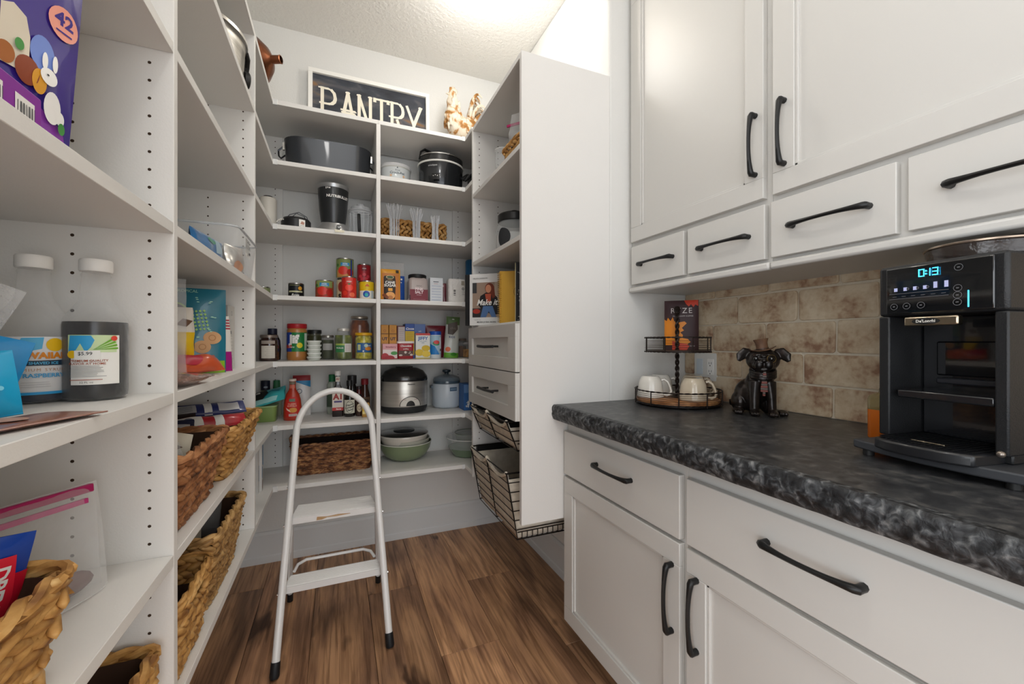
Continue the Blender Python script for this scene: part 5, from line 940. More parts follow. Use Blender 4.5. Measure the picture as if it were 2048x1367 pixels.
bx('white corn muffin mix box with three yellow muffins and blue lettering',0.4435,2.375,0.080,0.035,0.143,mat('#e6e6e0',0.5),[('rect',-0.040,0.131,0.040,0.143,mat('#c6403a',0.45)),('text','JIFFY',0.0,0.113,0.026,mat('#2360a8',0.45),{'bold':0.03}),('text','corn muffin',0.0,0.097,0.009,mat('#4a6a94',0.5)),('text','MIX',0.0,0.088,0.009,mat('#4a6a94',0.5)),('disc',0.016,0.058,(0.024,0.017),mat('#d8b424',0.45)),('disc',-0.020,0.034,(0.024,0.019),mat('#e0bc2c',0.45)),('disc',0.018,0.026,(0.024,0.018),mat('#ecca44',0.45)),('rect',-0.040,0.0,0.040,0.005,mat('#d8c45a',0.45))])
t=T('shaker_bottle','white shaker bottle with blue lid and blue-green fruit label','bottle',(0.5195,2.385,Z5)); B().mat(mat('#dfe4e6',0.4)).lathe([(0.031,0),(0.0325,0.004),(0.0325,0.138),(0.031,0.141)],28).build('bottle_body',t); capp(t,0.0338,0.134,0.155,mat('#1d4fae',0.45),name='lid')
decal('label_print',[('rect',-0.045,0.022,0.045,0.130,mat('#a9c6d8',0.45)),('poly',[(-0.045,0.022),(-0.045,0.085),(-0.01,0.07),(0.018,0.022)],mat('#2a7fc4',0.45)),('disc',0.0,0.087,(0.022,0.014),mat('#3f9a6a',0.45)),('disc',0.0,0.092,(0.017,0.011),mat('#d84a4a',0.45)),('rect',0.018,0.035,0.034,0.12,mat('#e2e6ea',0.45)),('rect',0.020,0.04,0.032,0.055,mat('#555555',0.45))],cylmap(0.0327),t,curved=True)
t=T('green_bag','narrow green and white snack bag with hang hole, beside the shaker bottle','bag',(0.617,2.41,Z5),-0.1,None,0,0.06); o,mp=pouch(0.085,0.245,0.05,mat('#c9cac2',0.35,coat=0.4),72,parent=t,crinkle=0.006,topw=0.95)
decal('bag_print',[('rect',-0.04,0.195,0.04,0.243,mat('#5f7a4a',0.45)),('disc',0.0,0.228,(0.008,0.003),WHT),('poly',[(-0.03,0.14),(-0.03,0.20),(0.025,0.215),(0.03,0.17),(0.0,0.135)],mat('#5a5048',0.5)),('text','chia',0.0,0.175,0.022,mat('#8a7f74',0.5)),('text','KIDS',-0.004,0.122,0.017,mat('#4a4f7a',0.5),{'bold':0.02}),('rect',-0.042,0.0,0.042,0.030,mat('#6fae3a',0.45)),('disc',-0.022,0.050,(0.014,0.014),mat('#e06a3a',0.45)),('disc',0.012,0.022,(0.018,0.010),mat('#3f8a2a',0.45))],mp,t,curved='both',step=0.012,base=0.001)
t=T('spice_jar','small clear spice jar behind the tower drawers','jar',(0.715,2.50,Z5)); jar(t,0.024,0.115,0.020,GLJ,mat('#8d7a6c',0.5),lidh=0.014,content=mat('#8a6a54',0.7),fill=0.6)
t=T('glass_jar','clear jar of golden crackers beside the tower drawers','jar',(0.735,2.42,Z5)); jar(t,0.042,0.093,0.036,GLJ,film('#dddddd',0.4),lidh=0.012,content=noisy('crackers',[(0.35,'#8a5a2c'),(0.6,'#c99552')],(50,50,50),3,0.6,0.4),fill=0.55)
# ================================================================ shelf 6: sauces and cookers
t=T('dressing_bottle','clear dressing bottle with dark blue cap at the left corner','bottle',(-0.350,2.50,Z6)); B().mat(mat('#8c9470',0.3,coat=0.4)).lathe([(0.026,0),(0.028,0.005),(0.028,0.10),(0.02,0.13),(0.018,0.14)],24).build('bottle_body',t); capp(t,0.0215,0.138,0.188,mat('#161c2e',0.45)); decal('cap_print',[('disc',0.004,0.155,(0.010,0.005),mat('#8f98a4',0.5))],cylmap(0.0217),t,curved=True)
t=T('dressing_bottle','bottle with a ribbed green cap beside the blue-capped one','bottle',(-0.298,2.50,Z6)); B().mat(mat('#a8ac94',0.3,coat=0.4)).lathe([(0.022,0),(0.024,0.005),(0.024,0.10),(0.018,0.13),(0.015,0.14)],24).build('bottle_body',t); capp(t,0.0175,0.138,0.188,mat('#2f6b45',0.5),r1=0.0150)
t=T('green_tub','pale green translucent tub under the teal bag in the corner','container',(-0.330,2.365,Z6)); P=rrect(0.105,0.10,0.02,5); b=B().mat(mat('#7d9650',0.35,coat=0.4)); b.loft([[(x*s,y*s,z) for x,y in P] for s,z in ((0.88,0),(0.92,0.004),(1.0,0.072))]); b.build('tub',t); B().mat(mat('#9db880',0.4)).prism([(x*1.02,y*1.02) for x,y in P],0.072,0.078).build('lid',t,bev=0.001)
t=T('tortilla_bag','black and turquoise chip bag lying on top of the green tub','bag',(-0.325,2.315,Z6+0.085),-0.15,None,-0.95,-0.30); o,mp=pouch(0.175,0.105,0.035,mat('#3fb0b4',0.35,coat=0.4),73,gusset=False,crinkle=0.008,parent=t)
decal('bag_print',[('poly',[(-0.07,0.095),(-0.055,0.03),(-0.01,0.02),(0.02,0.06),(0.0,0.10)],BLACKP),('text','SB',-0.030,0.078,0.018,WHT,{'bold':0.04})]+[('poly',[(0.0+0.010*i,0.04+0.012*i),(0.03+0.010*i,0.075+0.008*i),(0.07,0.060+0.01*i),(0.07,0.056+0.01*i),(0.03+0.010*i,0.070+0.008*i),(0.004+0.010*i,0.036+0.012*i)],mat('#136a86',0.4)) for i in range(3)]+[('poly',[(-0.085,0.0),(-0.085,0.02),(0.06,0.028),(0.05,0.005)],mat('#9fd6d4',0.4))],mp,t,curved='both',step=0.01,base=0.001)
t=T('sauce_bottle','orange-red sauce bottle with wide body and cream cap','bottle',(-0.210,2.345,Z6)); OR_=mat('#b2331c',0.28,coat=0.5)
B().mat(OR_).lathe([(0.038,0),(0.041,0.004),(0.041,0.06),(0.037,0.10),(0.030,0.128),(0.017,0.150),(0.0145,0.165),(0.0150,0.195)],28,sy=0.7).build('bottle_body',t); capp(t,0.0170,0.194,0.205,mat('#e2cfc2',0.45),sx=1)
decal('label_print',[('poly',[(-0.034,0.016),(-0.036,0.055),(-0.030,0.100),(-0.018,0.118),(0.018,0.118),(0.030,0.100),(0.036,0.055),(0.034,0.016)],mat('#c0281f',0.4)),('rect',-0.013,0.094,0.013,0.108,mat('#6a7a68',0.5)),('text','CLASSIC',0.0,0.082,0.010,mat('#f0b8a0',0.5),{'bold':0.02}),('text','BUFFALO',0.0,0.072,0.010,mat('#f0b8a0',0.5),{'bold':0.02}),('disc',0.004,0.052,(0.018,0.012),mat('#d8963c',0.5)),('poly',[(-0.028,0.065),(-0.01,0.052),(-0.006,0.042),(-0.022,0.052)],mat('#e8d0c0',0.5)),('rect',-0.014,0.022,0.022,0.033,mat('#e9dcd4',0.5))]+[('rect',-0.012+0.0035*i,0.0235,-0.0105+0.0035*i,0.0315,mat('#5a3a3a',0.5)) for i in range(9)],lambda x,z,o:((0.041+o)*sin(x/0.041),-(0.041*0.7+o)*cos(x/0.041),z),t,curved=True,base=0.001)
decal('neck_label',[('rect',-0.013,0.158,0.013,0.175,mat('#d8705a',0.5)),('rect',-0.013,0.178,0.013,0.192,mat('#7a6f5a',0.5))],lambda x,z,o:((0.0165+o)*sin(x/0.0165),-(0.0165*0.75+o)*cos(x/0.0165),z),t,curved=True,step=0.004)
foil('white_pouch','white pouch with red and blue top standing behind the orange-red sauce','bag',(-0.178,2.47,Z6),0.085,0.215,0.04,mat('#d9d6d4',0.4,coat=0.3),74,(0,0,0),[('rect',-0.042,0.185,0.042,0.213,mat('#8e2428',0.45)),('poly',[(-0.042,0.185),(0.042,0.185),(0.042,0.150),(0.0,0.168)],mat('#2f86b8',0.45)),('ring',-0.01,0.130,0.010,0.013,mat('#4a5a6a',0.5))],crk=0.003)
t=T('seasoning_bottle','tall clear bottle with green cap behind the steak sauce','bottle',(-0.030,2.46,Z6)); B().mat(film('#b9c4b4',0.5)).lathe([(0.024,0),(0.026,0.005),(0.026,0.16),(0.018,0.175)],22).build('bottle_body',t); capp(t,0.0165,0.175,0.213,mat('#1c6e3f',0.5)); B().mat(mat('#4a5a48',0.5)).lathe([(0.0265,0.04),(0.0265,0.13)],22,cap=False).build('paper_label',t)
t=T('steak_sauce_bottle','rectangular steak sauce bottle with white cap and A1 label','bottle',(-0.001,2.365,Z6)); P=rrect(0.054,0.036,0.008,4); b=B().mat(mat('#1d1210',0.2,coat=0.6)); b.loft([[(x*s,y*s,z) for x,y in P] for s,z in ((0.95,0),(1,0.003),(1,0.125),(0.92,0.140),(0.45,0.165),(0.38,0.175),(0.38,0.215))]); b.build('bottle_body',t); B().mat(WHT).lathe([(0.0145,0.214),(0.015,0.216),(0.015,0.236),(0.014,0.238),(0,0.238)],24).build('cap',t)
decal('label_print',[('rect',-0.0265,0.032,0.0265,0.135,mat('#d9cfc4',0.5)),('text','A1',0.002,0.103,0.040,mat('#9a2420',0.45),{'bold':0.05}),('rect',-0.018,0.074,0.020,0.083,mat('#4a3f7a',0.5)),('rect',-0.0265,0.032,0.0265,0.048,mat('#b8241f',0.45)),('text','Sauce',0.003,0.040,0.011,WHT,{'shear':0.3,'bold':0.02})],flatmap(-0.018),t)
decal('neck_label',[('rect',-0.010,0.182,0.010,0.208,mat('#e0d6c8',0.5)),('text','A1',0.0,0.195,0.014,mat('#9a2420',0.45),{'bold':0.04})],flatmap(-0.0068),t,base=0.001)
t=T('worcestershire_bottle','dark sauce bottle with ornate cream label right of the steak sauce','bottle',(0.056,2.345,Z6)); B().mat(mat('#17110f',0.15,coat=0.7)).lathe([(0.026,0),(0.028,0.004),(0.028,0.090),(0.024,0.112),(0.013,0.130),(0.012,0.165)],28).build('bottle_body',t); capp(t,0.0145,0.160,0.188,mat('#1c1c1c',0.4))
decal('label_print',[('rect',-0.030,0.018,0.030,0.088,mat('#d6d5c4',0.55)),('disc',0.0,0.052,(0.020,0.032),mat('#4a4038',0.5)),('disc',0.0,0.052,(0.018,0.030),mat('#d6d5c4',0.55)),('text','Fines',0,0.076,0.010,mat('#333333',0.5),{'shear':0.3}),('text','Dipping',0,0.063,0.012,mat('#222222',0.5),{'shear':0.3,'bold':0.03,'rot':0.25}),('text','Company',0,0.050,0.012,mat('#222222',0.5),{'shear':0.3,'bold':0.03,'rot':0.25}),('text','Classic',0,0.036,0.012,mat('#222222',0.5),{'shear':0.3,'bold':0.03,'rot':0.25})],cylmap(0.0283),t,curved=True,step=0.006)
t=T('dark_bottle','plain black square-shouldered bottle behind the ornate-label sauce','bottle',(0.072,2.47,Z6)); B().mat(mat('#1b1816',0.25,coat=0.4)).lathe([(0.027,0),(0.029,0.004),(0.029,0.13),(0.020,0.150),(0.019,0.16)],24).build('bottle_body',t); capp(t,0.024,0.158,0.205,mat('#242323',0.4))
t=T('red_sauce_bottle','small dark red bottle between the divider and black bottles','bottle',(0.105,2.40,Z6)); B().mat(mat('#5e1a1c',0.25,coat=0.5)).lathe([(0.020,0),(0.022,0.004),(0.022,0.09),(0.012,0.12),(0.012,0.135)],22).build('bottle_body',t); capp(t,0.013,0.133,0.15,mat('#2a1a18',0.4))
t=T('hot_sauce_bottle','brown bottle with a red flip cap beside the divider','bottle',(0.138,2.455,Z6)); B().mat(mat('#4a2a1e',0.25,coat=0.5)).lathe([(0.026,0),(0.028,0.004),(0.028,0.09),(0.020,0.125),(0.017,0.155)],24).build('bottle_body',t); capp(t,0.0195,0.153,0.185,mat('#8f2126',0.45)); B().mat(mat('#8a6a50',0.5)).lathe([(0.0285,0.03),(0.0285,0.085)],24,cap=False).build('paper_label',t)
t=T('mustard_jar','small square jar of yellow mustard at the front beside the divider','jar',(0.134,2.295,Z6)); P=rrect(0.038,0.034,0.006,3); b=B().mat(mat('#b98a3c',0.3,coat=0.5)); b.loft([[(x*s,y*s,z) for x,y in P] for s,z in ((0.95,0),(1,0.003),(1,0.066),(0.85,0.074))]); b.build('jar_body',t); B().mat(mat('#3c2a22',0.4)).lathe([(0.015,0.074),(0.0155,0.088),(0,0.089)],20).build('lid',t); decal('label_print',[('rect',-0.017,0.016,0.017,0.060,mat('#e0cf86',0.5)),('rect',-0.017,0.030,0.017,0.045,mat('#d8b02c',0.5)),('text','honey',0,0.052,0.008,mat('#7a5a20',0.5))],flatmap(-0.017),t)
t=T('spice_bottle','small brown bottle with round label behind the mustard jar','bottle',(0.104,2.335,Z6)); B().mat(mat('#3a241c',0.25,coat=0.5)).lathe([(0.017,0),(0.018,0.003),(0.018,0.075),(0.010,0.09),(0.010,0.10)],20).build('bottle_body',t); capp(t,0.0115,0.099,0.113,mat('#1b1b1b',0.4)); decal('paper_label',[('disc',0,0.045,(0.014,0.022),mat('#cfc0a4',0.5)),('ring',0,0.045,0.008,0.010,mat('#6a4a30',0.5))],cylmap(0.0183),t,curved=True)
t=T('rice_cooker','silver rice cooker with black domed lid and dial panel','rice cooker',(0.345,2.39,Z6+0.001)); RC=noisy('satin_silver',[(0.3,'#b0aca4'),(0.7,'#cbc7bf')],(2,2,60),2,0.33,0.03,rand=False,metal=0.75); sy=0.86
B().mat(mat('#232425',0.4)).lathe([(0.105,0),(0.118,0.006),(0.126,0.022),(0.127,0.040)],44,sy=sy).build('base_ring',t)
B().mat(RC).lathe([(0.127,0.038),(0.1285,0.045),(0.1285,0.168),(0.126,0.176)],44,sy=sy).build('cooker_body',t)
B().mat(mat('#1a1b1c',0.22,coat=0.6)).lathe([(0.127,0.174),(0.129,0.180),(0.127,0.198),(0.105,0.228),(0.070,0.244),(0.0,0.250)],44,sy=sy).build('domed_lid',t)
B().mat(mat('#2a2b2c',0.2,coat=0.6)).lathe([(0.035,0.243),(0.033,0.252),(0.0,0.255)],26,sx=1.4,sy=0.8).build('steam_vent',t)
B().mat(BLACKP).tube([(-0.120,-0.03,0.20),(-0.137,-0.03,0.175),(-0.136,-0.03,0.13),(-0.129,-0.03,0.125)],0.008,8).build('side_handle',t)
em=lambda x,z,o:((0.1288+o)*sin(x/0.1288),-(0.1288*sy+o)*cos(x/0.1288),z)
decal('dial_panel',[('poly',[(0.018+0.060*cos(a),0.042+0.052*sin(a)) for a in [PI*i/20 for i in range(21)]],BLACKP),('poly',[(0.018+0.056*cos(a),0.043+0.048*sin(a)) for a in [PI*i/20 for i in range(21)]],mat('#cfcbc2',0.45)),('poly',[(0.018+0.024*cos(a),0.043+0.028*sin(a)) for a in [PI*i/14 for i in range(15)]],BLACKP),('rect',0.005,0.043,0.031,0.056,BLACKP),('text','COOK',-0.014,0.077,0.006,mat('#8a2a20',0.5)),('text','WARM',0.046,0.077,0.006,mat('#8a2a20',0.5)),('text','Panasonic',0.022,0.160,0.010,mat('#333333',0.5),{'bold':0.02})],em,t,curved=True,base=0.0008)
t=T('slow_cooker','small pale blue-white crock with dark glass lid beside the rice cooker','slow cooker',(0.603,2.455,Z6+0.001)); CR=mat('#c3ccd4',0.35,coat=0.3)
B().mat(CR).lathe([(0.070,0),(0.078,0.005),(0.086,0.015),(0.089,0.138),(0.087,0.143)],36).build('crock_body',t)
B().mat(mat('#4b5c69',0.2,coat=0.7)).lathe([(0.080,0.143),(0.082,0.155),(0.080,0.160)],36).build('inner_pot',t)
B().mat(mat('#8fa0ad',0.05,alpha=0.5,coat=1)).lathe([(0.084,0.160),(0.075,0.178),(0.04,0.193),(0.0,0.198)],36).build('glass_lid',t)
B().mat(mat('#25333c',0.3)).lathe([(0.012,0.195),(0.013,0.205),(0.026,0.212),(0.024,0.222),(0.0,0.226)],24,sy=0.8).build('lid_knob',t)
B().mat(mat('#55626c',0.35)).box(-0.098,-0.084,-0.02,0.02,0.115,0.135).build('side_handle',t,bev=0.004)
decal('emblem_print',[('rect',-0.002,0.102,0.044,0.124,mat('#3f5a75',0.4)),('rect',0.002,0.108,0.040,0.118,mat('#7890a6',0.4))],cylmap(0.0888),t,curved=True)
t=T('blue_box','small blue and white box at the right end beside the pale crock','box',(0.685,2.33,Z6)); carton(t,0.05,0.10,0.150,mat('#2f5f9c',0.5),[('text','Salt',0.0,0.035,0.026,WHT,{'rot':1.35,'bold':0.04}),('rect',-0.024,0.10,0.024,0.145,mat('#5f86b8',0.5))])
# ================================================================ shelf 7: bowls
t=T('mixing_bowl','wide sage green bowl at the bottom of the pile on the lowest shelf','bowl',(0.362,2.455,Z7)); SG=mat('#7d8a68',0.3,name='sage',coat=0.4)
B().mat(SG).lathe([(0.065,0),(0.085,0.003),(0.115,0.025),(0.137,0.060),(0.145,0.096),(0.147,0.1),(0.143,0.099),(0.134,0.062),(0.11,0.03),(0.0,0.012)],44).build('bowl_body',t)
B().mat(mat('#cfd0c4',0.3)).tube([(0.1455*cos(2*PI*i/44),0.1455*sin(2*PI*i/44),0.099) for i in range(44)],0.0028,6,closed=True).build('rim',t)
t=T('mixing_bowl','grey-white bowl nested in the green one, holding the lidded bowl','bowl',(0.362,2.455,Z7+0.052)); B().mat(mat('#b9b8aa',0.35,coat=0.3)).lathe([(0.06,0),(0.11,0.012),(0.131,0.045),(0.1365,0.068),(0.134,0.068),(0.105,0.016),(0,0.006)],40).build('bowl_body',t)
t=T('lidded_bowl','white bowl with a dark glass lid on top of the bowl pile','bowl',(0.352,2.450,Z7+0.066)); B().mat(mat('#d6cfc4',0.3,coat=0.4)).lathe([(0.07,0),(0.105,0.008),(0.122,0.03),(0.132,0.066),(0.136,0.074),(0.134,0.082)],44).build('bowl_body',t)
B().mat(mat('#14181a',0.12,coat=1)).lathe([(0.136,0.082),(0.137,0.085),(0.130,0.089),(0.06,0.096),(0.0,0.097)],44).build('glass_lid',t); B().mat(mat('#4a4f52',0.15,0.6)).lathe([(0.058,0.096),(0.060,0.099),(0.056,0.102),(0.0,0.104)],36).build('lid_disc',t)
t=T('glass_bowl','green-based glass bowl beside the tower on the lowest shelf','bowl',(0.72,2.39,Z7)); B().mat(mat('#6f8468',0.25,coat=0.5)).lathe([(0.07,0),(0.09,0.004),(0.118,0.05),(0.120,0.052)],40).build('bowl_body',t); B().mat(film('#dfe6e4',0.2)).lathe([(0.120,0.052),(0.128,0.105),(0.130,0.108)],40,cap=False).build('glass_wall',t); B().mat(film('#ffffff',0.6)).tube([(0.13*cos(2*PI*i/40),0.13*sin(2*PI*i/40),0.108) for i in range(40)],0.0025,6,closed=True).build('rim',t)
t=T('glass_bowl','smaller clear glass bowl sitting inside the green-based bowl','bowl',(0.735,2.40,Z7+0.03)); B().mat(film('#cfd8d2',0.25)).lathe([(0.05,0),(0.07,0.004),(0.092,0.10)],36,cap=False).build('glass_wall',t); B().mat(film('#9aa49a',0.6)).tube([(0.092*cos(2*PI*i/40),0.092*sin(2*PI*i/40),0.10) for i in range(40)],0.0025,6,closed=True).build('rim',t)
# ================================================================ tower contents
TB=1.2635
t=T('recipe_binder','white recipe book with a photo cover and black spine reading Make it!','book',(0.685,1.925,TB),-0.72)
box('book_block',mat('#e3e2e0',0.5),-0.105,0.105,0.0,0.030,0,0.255,t); box('spine',mat('#1b1b1d',0.5),-0.128,-0.103,-0.001,0.031,0,0.255,t)
SK=mat('#c98a6a',0.5); HR=mat('#6e2f1c',0.5)
decal('cover_print',[('rect',-0.088,0.040,0.075,0.212,mat('#9a8474',0.5)),('rect',-0.088,0.16,-0.065,0.212,mat('#3a3a3c',0.5)),('rect',-0.088,0.040,-0.03,0.085,mat('#2c2a2c',0.5)),('rect',0.03,0.12,0.075,0.212,mat('#b5a494',0.5)),('disc',-0.066,0.07,(0.02,0.012),mat('#a8362a',0.5)),
 ('poly',[(-0.055,0.10),(-0.045,0.145),(-0.015,0.162),(0.02,0.16),(0.045,0.135),(0.06,0.06),(0.03,0.05),(-0.03,0.07)],mat('#1d1b1e',0.5)),('poly',[(-0.02,0.155),(0.012,0.155),(0.010,0.11),(-0.012,0.11)],mat('#b8543a',0.5)),
 ('poly',[(-0.045,0.04),(-0.03,0.095),(0.02,0.095),(0.04,0.04),(0.015,0.04),(0.0,0.07),(-0.015,0.04)],mat('#4f6f9c',0.5)),('disc',0.004,0.182,(0.024,0.026),HR),('poly',[(0.0,0.20),(0.028,0.19),(0.034,0.14),(0.02,0.13)],HR),('disc',-0.002,0.180,(0.015,0.020),SK),('text','Make it!',-0.006,0.112,0.040,WHT,{'shear':0.35,'bold':0.02,'sx':0.9}),
 ('text','MELISSA JOHNSON',-0.045,0.232,0.009,mat('#3a3a3a',0.5)),('text','THE BEST OF',-0.06,0.027,0.006,mat('#777777',0.5)),('text','MELISSA JO REAL RECIPES',-0.012,0.016,0.009,mat('#3a3a3a',0.5),{'bold':0.02})],flatmap(0.0),t)
t=T('spiral_notebook','yellow spiral-bound notebook beside the white recipe book','notebook',(0.690,1.700,TB),-0.60)
box('cover',mat('#c99a2e',0.5),-0.035,0.075,0.0,0.022,0,0.232,t); 
for k in range(26): B().mat(mat('#d9b25a',0.3,0.7)).tube([(-0.034+0.011*cos(a),0.009+0.013*sin(a),0.008+k*0.0086) for a in [2*PI*i/10 for i in range(10)]],0.0013,4,closed=True).build('spiral_ring',t)
decal('cover_print',[('ring',0.055,0.14,0.024,0.026,mat('#7a5a18',0.5)),('ring',0.058,0.11,0.018,0.020,mat('#7a5a18',0.5)),('ring',0.050,0.085,0.014,0.016,mat('#7a5a18',0.5))],flatmap(0.0),t)
t=T('notebook','black speckled composition book nearest the tower side panel','notebook',(0.70,1.575,TB),-0.3); box('cover',mat('#16171a',0.5),-0.02,0.08,0.0,0.018,0,0.25,t); decal('cover_speckles',[('disc',random.uniform(-0.015,0.078),random.uniform(0.01,0.24),random.uniform(0.0012,0.003),mat('#c9c6bc',0.5)) for _ in range(60)],flatmap(0.0),t,eps=0); box('page_edge',mat('#d8cfa8',0.6),-0.022,-0.0195,0.002,0.016,0.003,0.247,t)
t=T('folder','clear folder with papers standing behind the recipe book','folder',(0.86,1.98,TB),-0.15); box('folder_cover',film('#e4e6e8',0.5),-0.10,0.10,0,0.006,0,0.265,t); box('paper_block',mat('#dfdedb',0.6),-0.095,0.095,0.0065,0.014,0.002,0.255,t)
t=T('teal_book','dark teal book behind the yellow notebook, only its top showing','book',(0.86,1.86,TB),-0.15); box('cover',mat('#1f5a5a',0.5),-0.09,0.09,0,0.025,0,0.262,t)
t=T('glass_canister','clear glass canister with black lid and chalk label in the white tower','jar',(0.768,1.80,1.5940)); 
B().mat(film('#e4e8ea',0.22)).lathe([(0.070,0),(0.080,0.005),(0.088,0.03),(0.088,0.10),(0.080,0.135),(0.072,0.148)],36,cap=False).build('jar_wall',t); B().mat(mat('#d9d9d6',0.6)).lathe([(0.068,0.004),(0.083,0.03),(0.083,0.085),(0.078,0.09),(0,0.092)],32).build('contents',t)
B().mat(mat('#1c1c1d',0.35)).lathe([(0.076,0.146),(0.079,0.149),(0.079,0.178),(0.074,0.184),(0,0.186)],36).build('lid',t); B().mat(mat('#1c1c1d',0.35)).lathe([(0.012,0.185),(0.010,0.192),(0.020,0.197),(0.018,0.204),(0,0.206)],20).build('lid_knob',t)
decal('chalk_label',[('poly',[(-0.095+0.042*cos(a)*(1 if cos(a)>0 else 0.6),0.066+0.042*sin(a)) for a in [2*PI*i/24 for i in range(24)]],mat('#2b2c30',0.6))],cylmap(0.0885),t,curved=True,base=0.001)
zt=1.9455
t=T('zip_bag','crumpled clear bag with a magenta slider standing in the wicker tray','bag',(0.712,1.615,zt+0.012),-0.9); pouch(0.13,0.20,0.07,FILM,81,gusset=True,crinkle=0.014,parent=t,name='clear_film',topw=0.6); B().mat(mat('#b0125e',0.35)).box(-0.06,0.065,-0.004,0.004,0.150,0.160).build('zip_seal',t,bev=0.001)
t=T('drinking_glass','clear straight glass in the wicker tray of the tower','glass',(0.700,1.775,zt)); B().mat(film('#eef2f4',0.2)).lathe([(0.030,0),(0.033,0.003),(0.037,0.115),(0.036,0.115)],26,cap=False).build('glass_wall',t); B().mat(film('#ffffff',0.7)).tube([(0.0365*cos(2*PI*i/30),0.0365*sin(2*PI*i/30),0.115) for i in range(30)],0.0015,6,closed=True).build('rim',t)
# ================================================================ on the counter: tiered tray with mugs
CT=0.9364
WIR=mat('#2a211c',0.45,0.5,name='dark_wire'); tx,ty=1.240,1.262
WD=noisy('acacia',[(0.3,'#6b4026'),(0.5,'#a06a3f'),(0.7,'#c9925e')],(30,3,3),5,0.4,0.1,rand=False)
t=T('tiered_tray','two-tier dark wire tray with wooden base and a twisted centre pole','tray',(tx,ty,CT))
r0=0.160
b=B().mat(mat('#1d1512',0.5)).lathe([(r0-0.012,0.002),(r0-0.004,0.006),(r0-0.004,0.012)],40); b.build('base_plate',t)
B().mat(WD).lathe([(r0-0.008,0.012),(r0-0.006,0.014),(r0-0.006,0.024),(r0-0.010,0.026),(0,0.026)],48).build('wooden_plate',t)
def ring(b,r,z,rad,tw=0):
    n=140 if tw else 48
    if tw:
        for s in (0,PI): b.tube([((r+tw*cos(i*0.9+s))*cos(2*PI*i/n),(r+tw*cos(i*0.9+s))*sin(2*PI*i/n),z+tw*sin(i*0.9+s)) for i in range(n)],rad,5,closed=True)
    else: b.tube([(r*cos(2*PI*i/n),r*sin(2*PI*i/n),z) for i in range(n)],rad,5,closed=True)
b=B().mat(WIR); ring(b,r0,0.058,0.0018,0.0015); ring(b,r0,0.012,0.0018,0.0015); b.build('twisted_rim',t)
b=B().mat(mat('#5a4a3c',0.4,0.6))
for k in range(5): ring(b,r0+0.001,0.020+k*0.0072,0.0008)
b.build('fine_wires',t,kind='stuff')
for k in range(10): a=2*PI*k/10+0.2; B().mat(WIR).cyl(((r0+0.003)*cos(a),(r0+0.003)*sin(a),0.006),((r0+0.003)*cos(a),(r0+0.003)*sin(a),0.061),0.0022,6).build('upright',t)
zu=0.207; r1=0.122
b=B().mat(WIR); ring(b,r1,zu+0.055,0.0018,0.0015); ring(b,r1,zu,0.0018,0.0015); b.build('upper_rim',t)
b=B().mat(mat('#4a3c30',0.4,0.6)); 
for k in range(5): ring(b,r1+0.001,zu+0.009+k*0.0082,0.0008)
b.build('fine_wires',t,kind='stuff')
B().mat(mat('#2e231c',0.6)).lathe([(0,zu+0.002),(r1-0.003,zu+0.002),(r1-0.003,zu+0.005),(0,zu+0.005)],40).build('upper_plate',t)
for k in range(8): a=2*PI*k/8+0.45; B().mat(WIR).cyl(((r1+0.003)*cos(a),(r1+0.003)*sin(a),zu-0.003),((r1+0.003)*cos(a),(r1+0.003)*sin(a),zu+0.058),0.0022,6).build('upright',t)
b=B().mat(WIR)
for s in (0,PI): b.tube([(0.0045*cos(i*0.55+s),0.0045*sin(i*0.55+s),0.026+i*0.0042) for i in range(80)],0.0044,6)
b.lathe([(0.012,0.358),(0.009,0.366),(0.013,0.374),(0.008,0.385),(0,0.387)],14); b.lathe([(0.022,0.026),(0.014,0.032),(0.006,0.036)],16); b.build('centre_pole',t)
for k in range(3): a=2*PI*k/3-2.1; B().mat(mat('#b9b2a8',0.3,0.8)).tube([((r0-0.03)*cos(a-0.08),(r0-0.03)*sin(a-0.08),0.004),((r0-0.01)*cos(a),(r0-0.01)*sin(a),0.0015),((r0-0.03)*cos(a+0.08),(r0-0.03)*sin(a+0.08),0.004)],0.0012,5).build('hairpin_foot',t)
def mug(label,x,y,rz,m):
    t=T('mug',label,'mug',(x,y,CT+0.0265),rz,'mugs turned upside down on the tray')
    B().mat(m).lathe([(0.049,0),(0.051,0.002),(0.051,0.010),(0.048,0.030),(0.044,0.060),(0.036,0.078),(0.031,0.083),(0.029,0.083),(0.0,0.080)],34,cap=False).build('mug_body',t)
    B().mat(m).tube([(0.043,0,0.068),(0.052,0,0.071),(0.064,0,0.062),(0.072,0,0.045),(0.078,0,0.026),(0.074,0,0.014),(0.062,0,0.008),(0.050,0,0.012)],[0.008,0.008,0.0075,0.007,0.0065,0.007,0.008,0.008],10,flat=0.75).build('handle',t)
MW=mat('#dcd7cd',0.2,name='white_glaze',coat=0.7); MT=mat('#c9bba4',0.2,name='cream_glaze',coat=0.7)
ca=math.atan2(-0.4,1) 
mug('white upside-down mug at the left front of the tray',1.150,1.312,-0.75,MW)
mug('upside-down mug at the back left of the tray, behind the white one',1.235,1.350,-0.75,MW)
mug('cream upside-down mug at the right front of the tray',1.235,1.176,-0.75,MT)
mug('cream upside-down mug at the back right, mostly hidden',1.330,1.270,-0.75,MT)
CF=mat('#3b2426',0.55,name='coffee_bag_paper')
t=T('coffee_bag','dark brown coffee bag with orange flames standing in the upper tier','bag',(1.285,1.285,CT+0.2125),-0.80,None,0.06)
o,mp=pouch(0.128,0.200,0.045,CF,91,parent=t,crinkle=0.0012)
OF=mat('#dd8420',0.5); RF=mat('#c8412a',0.5)
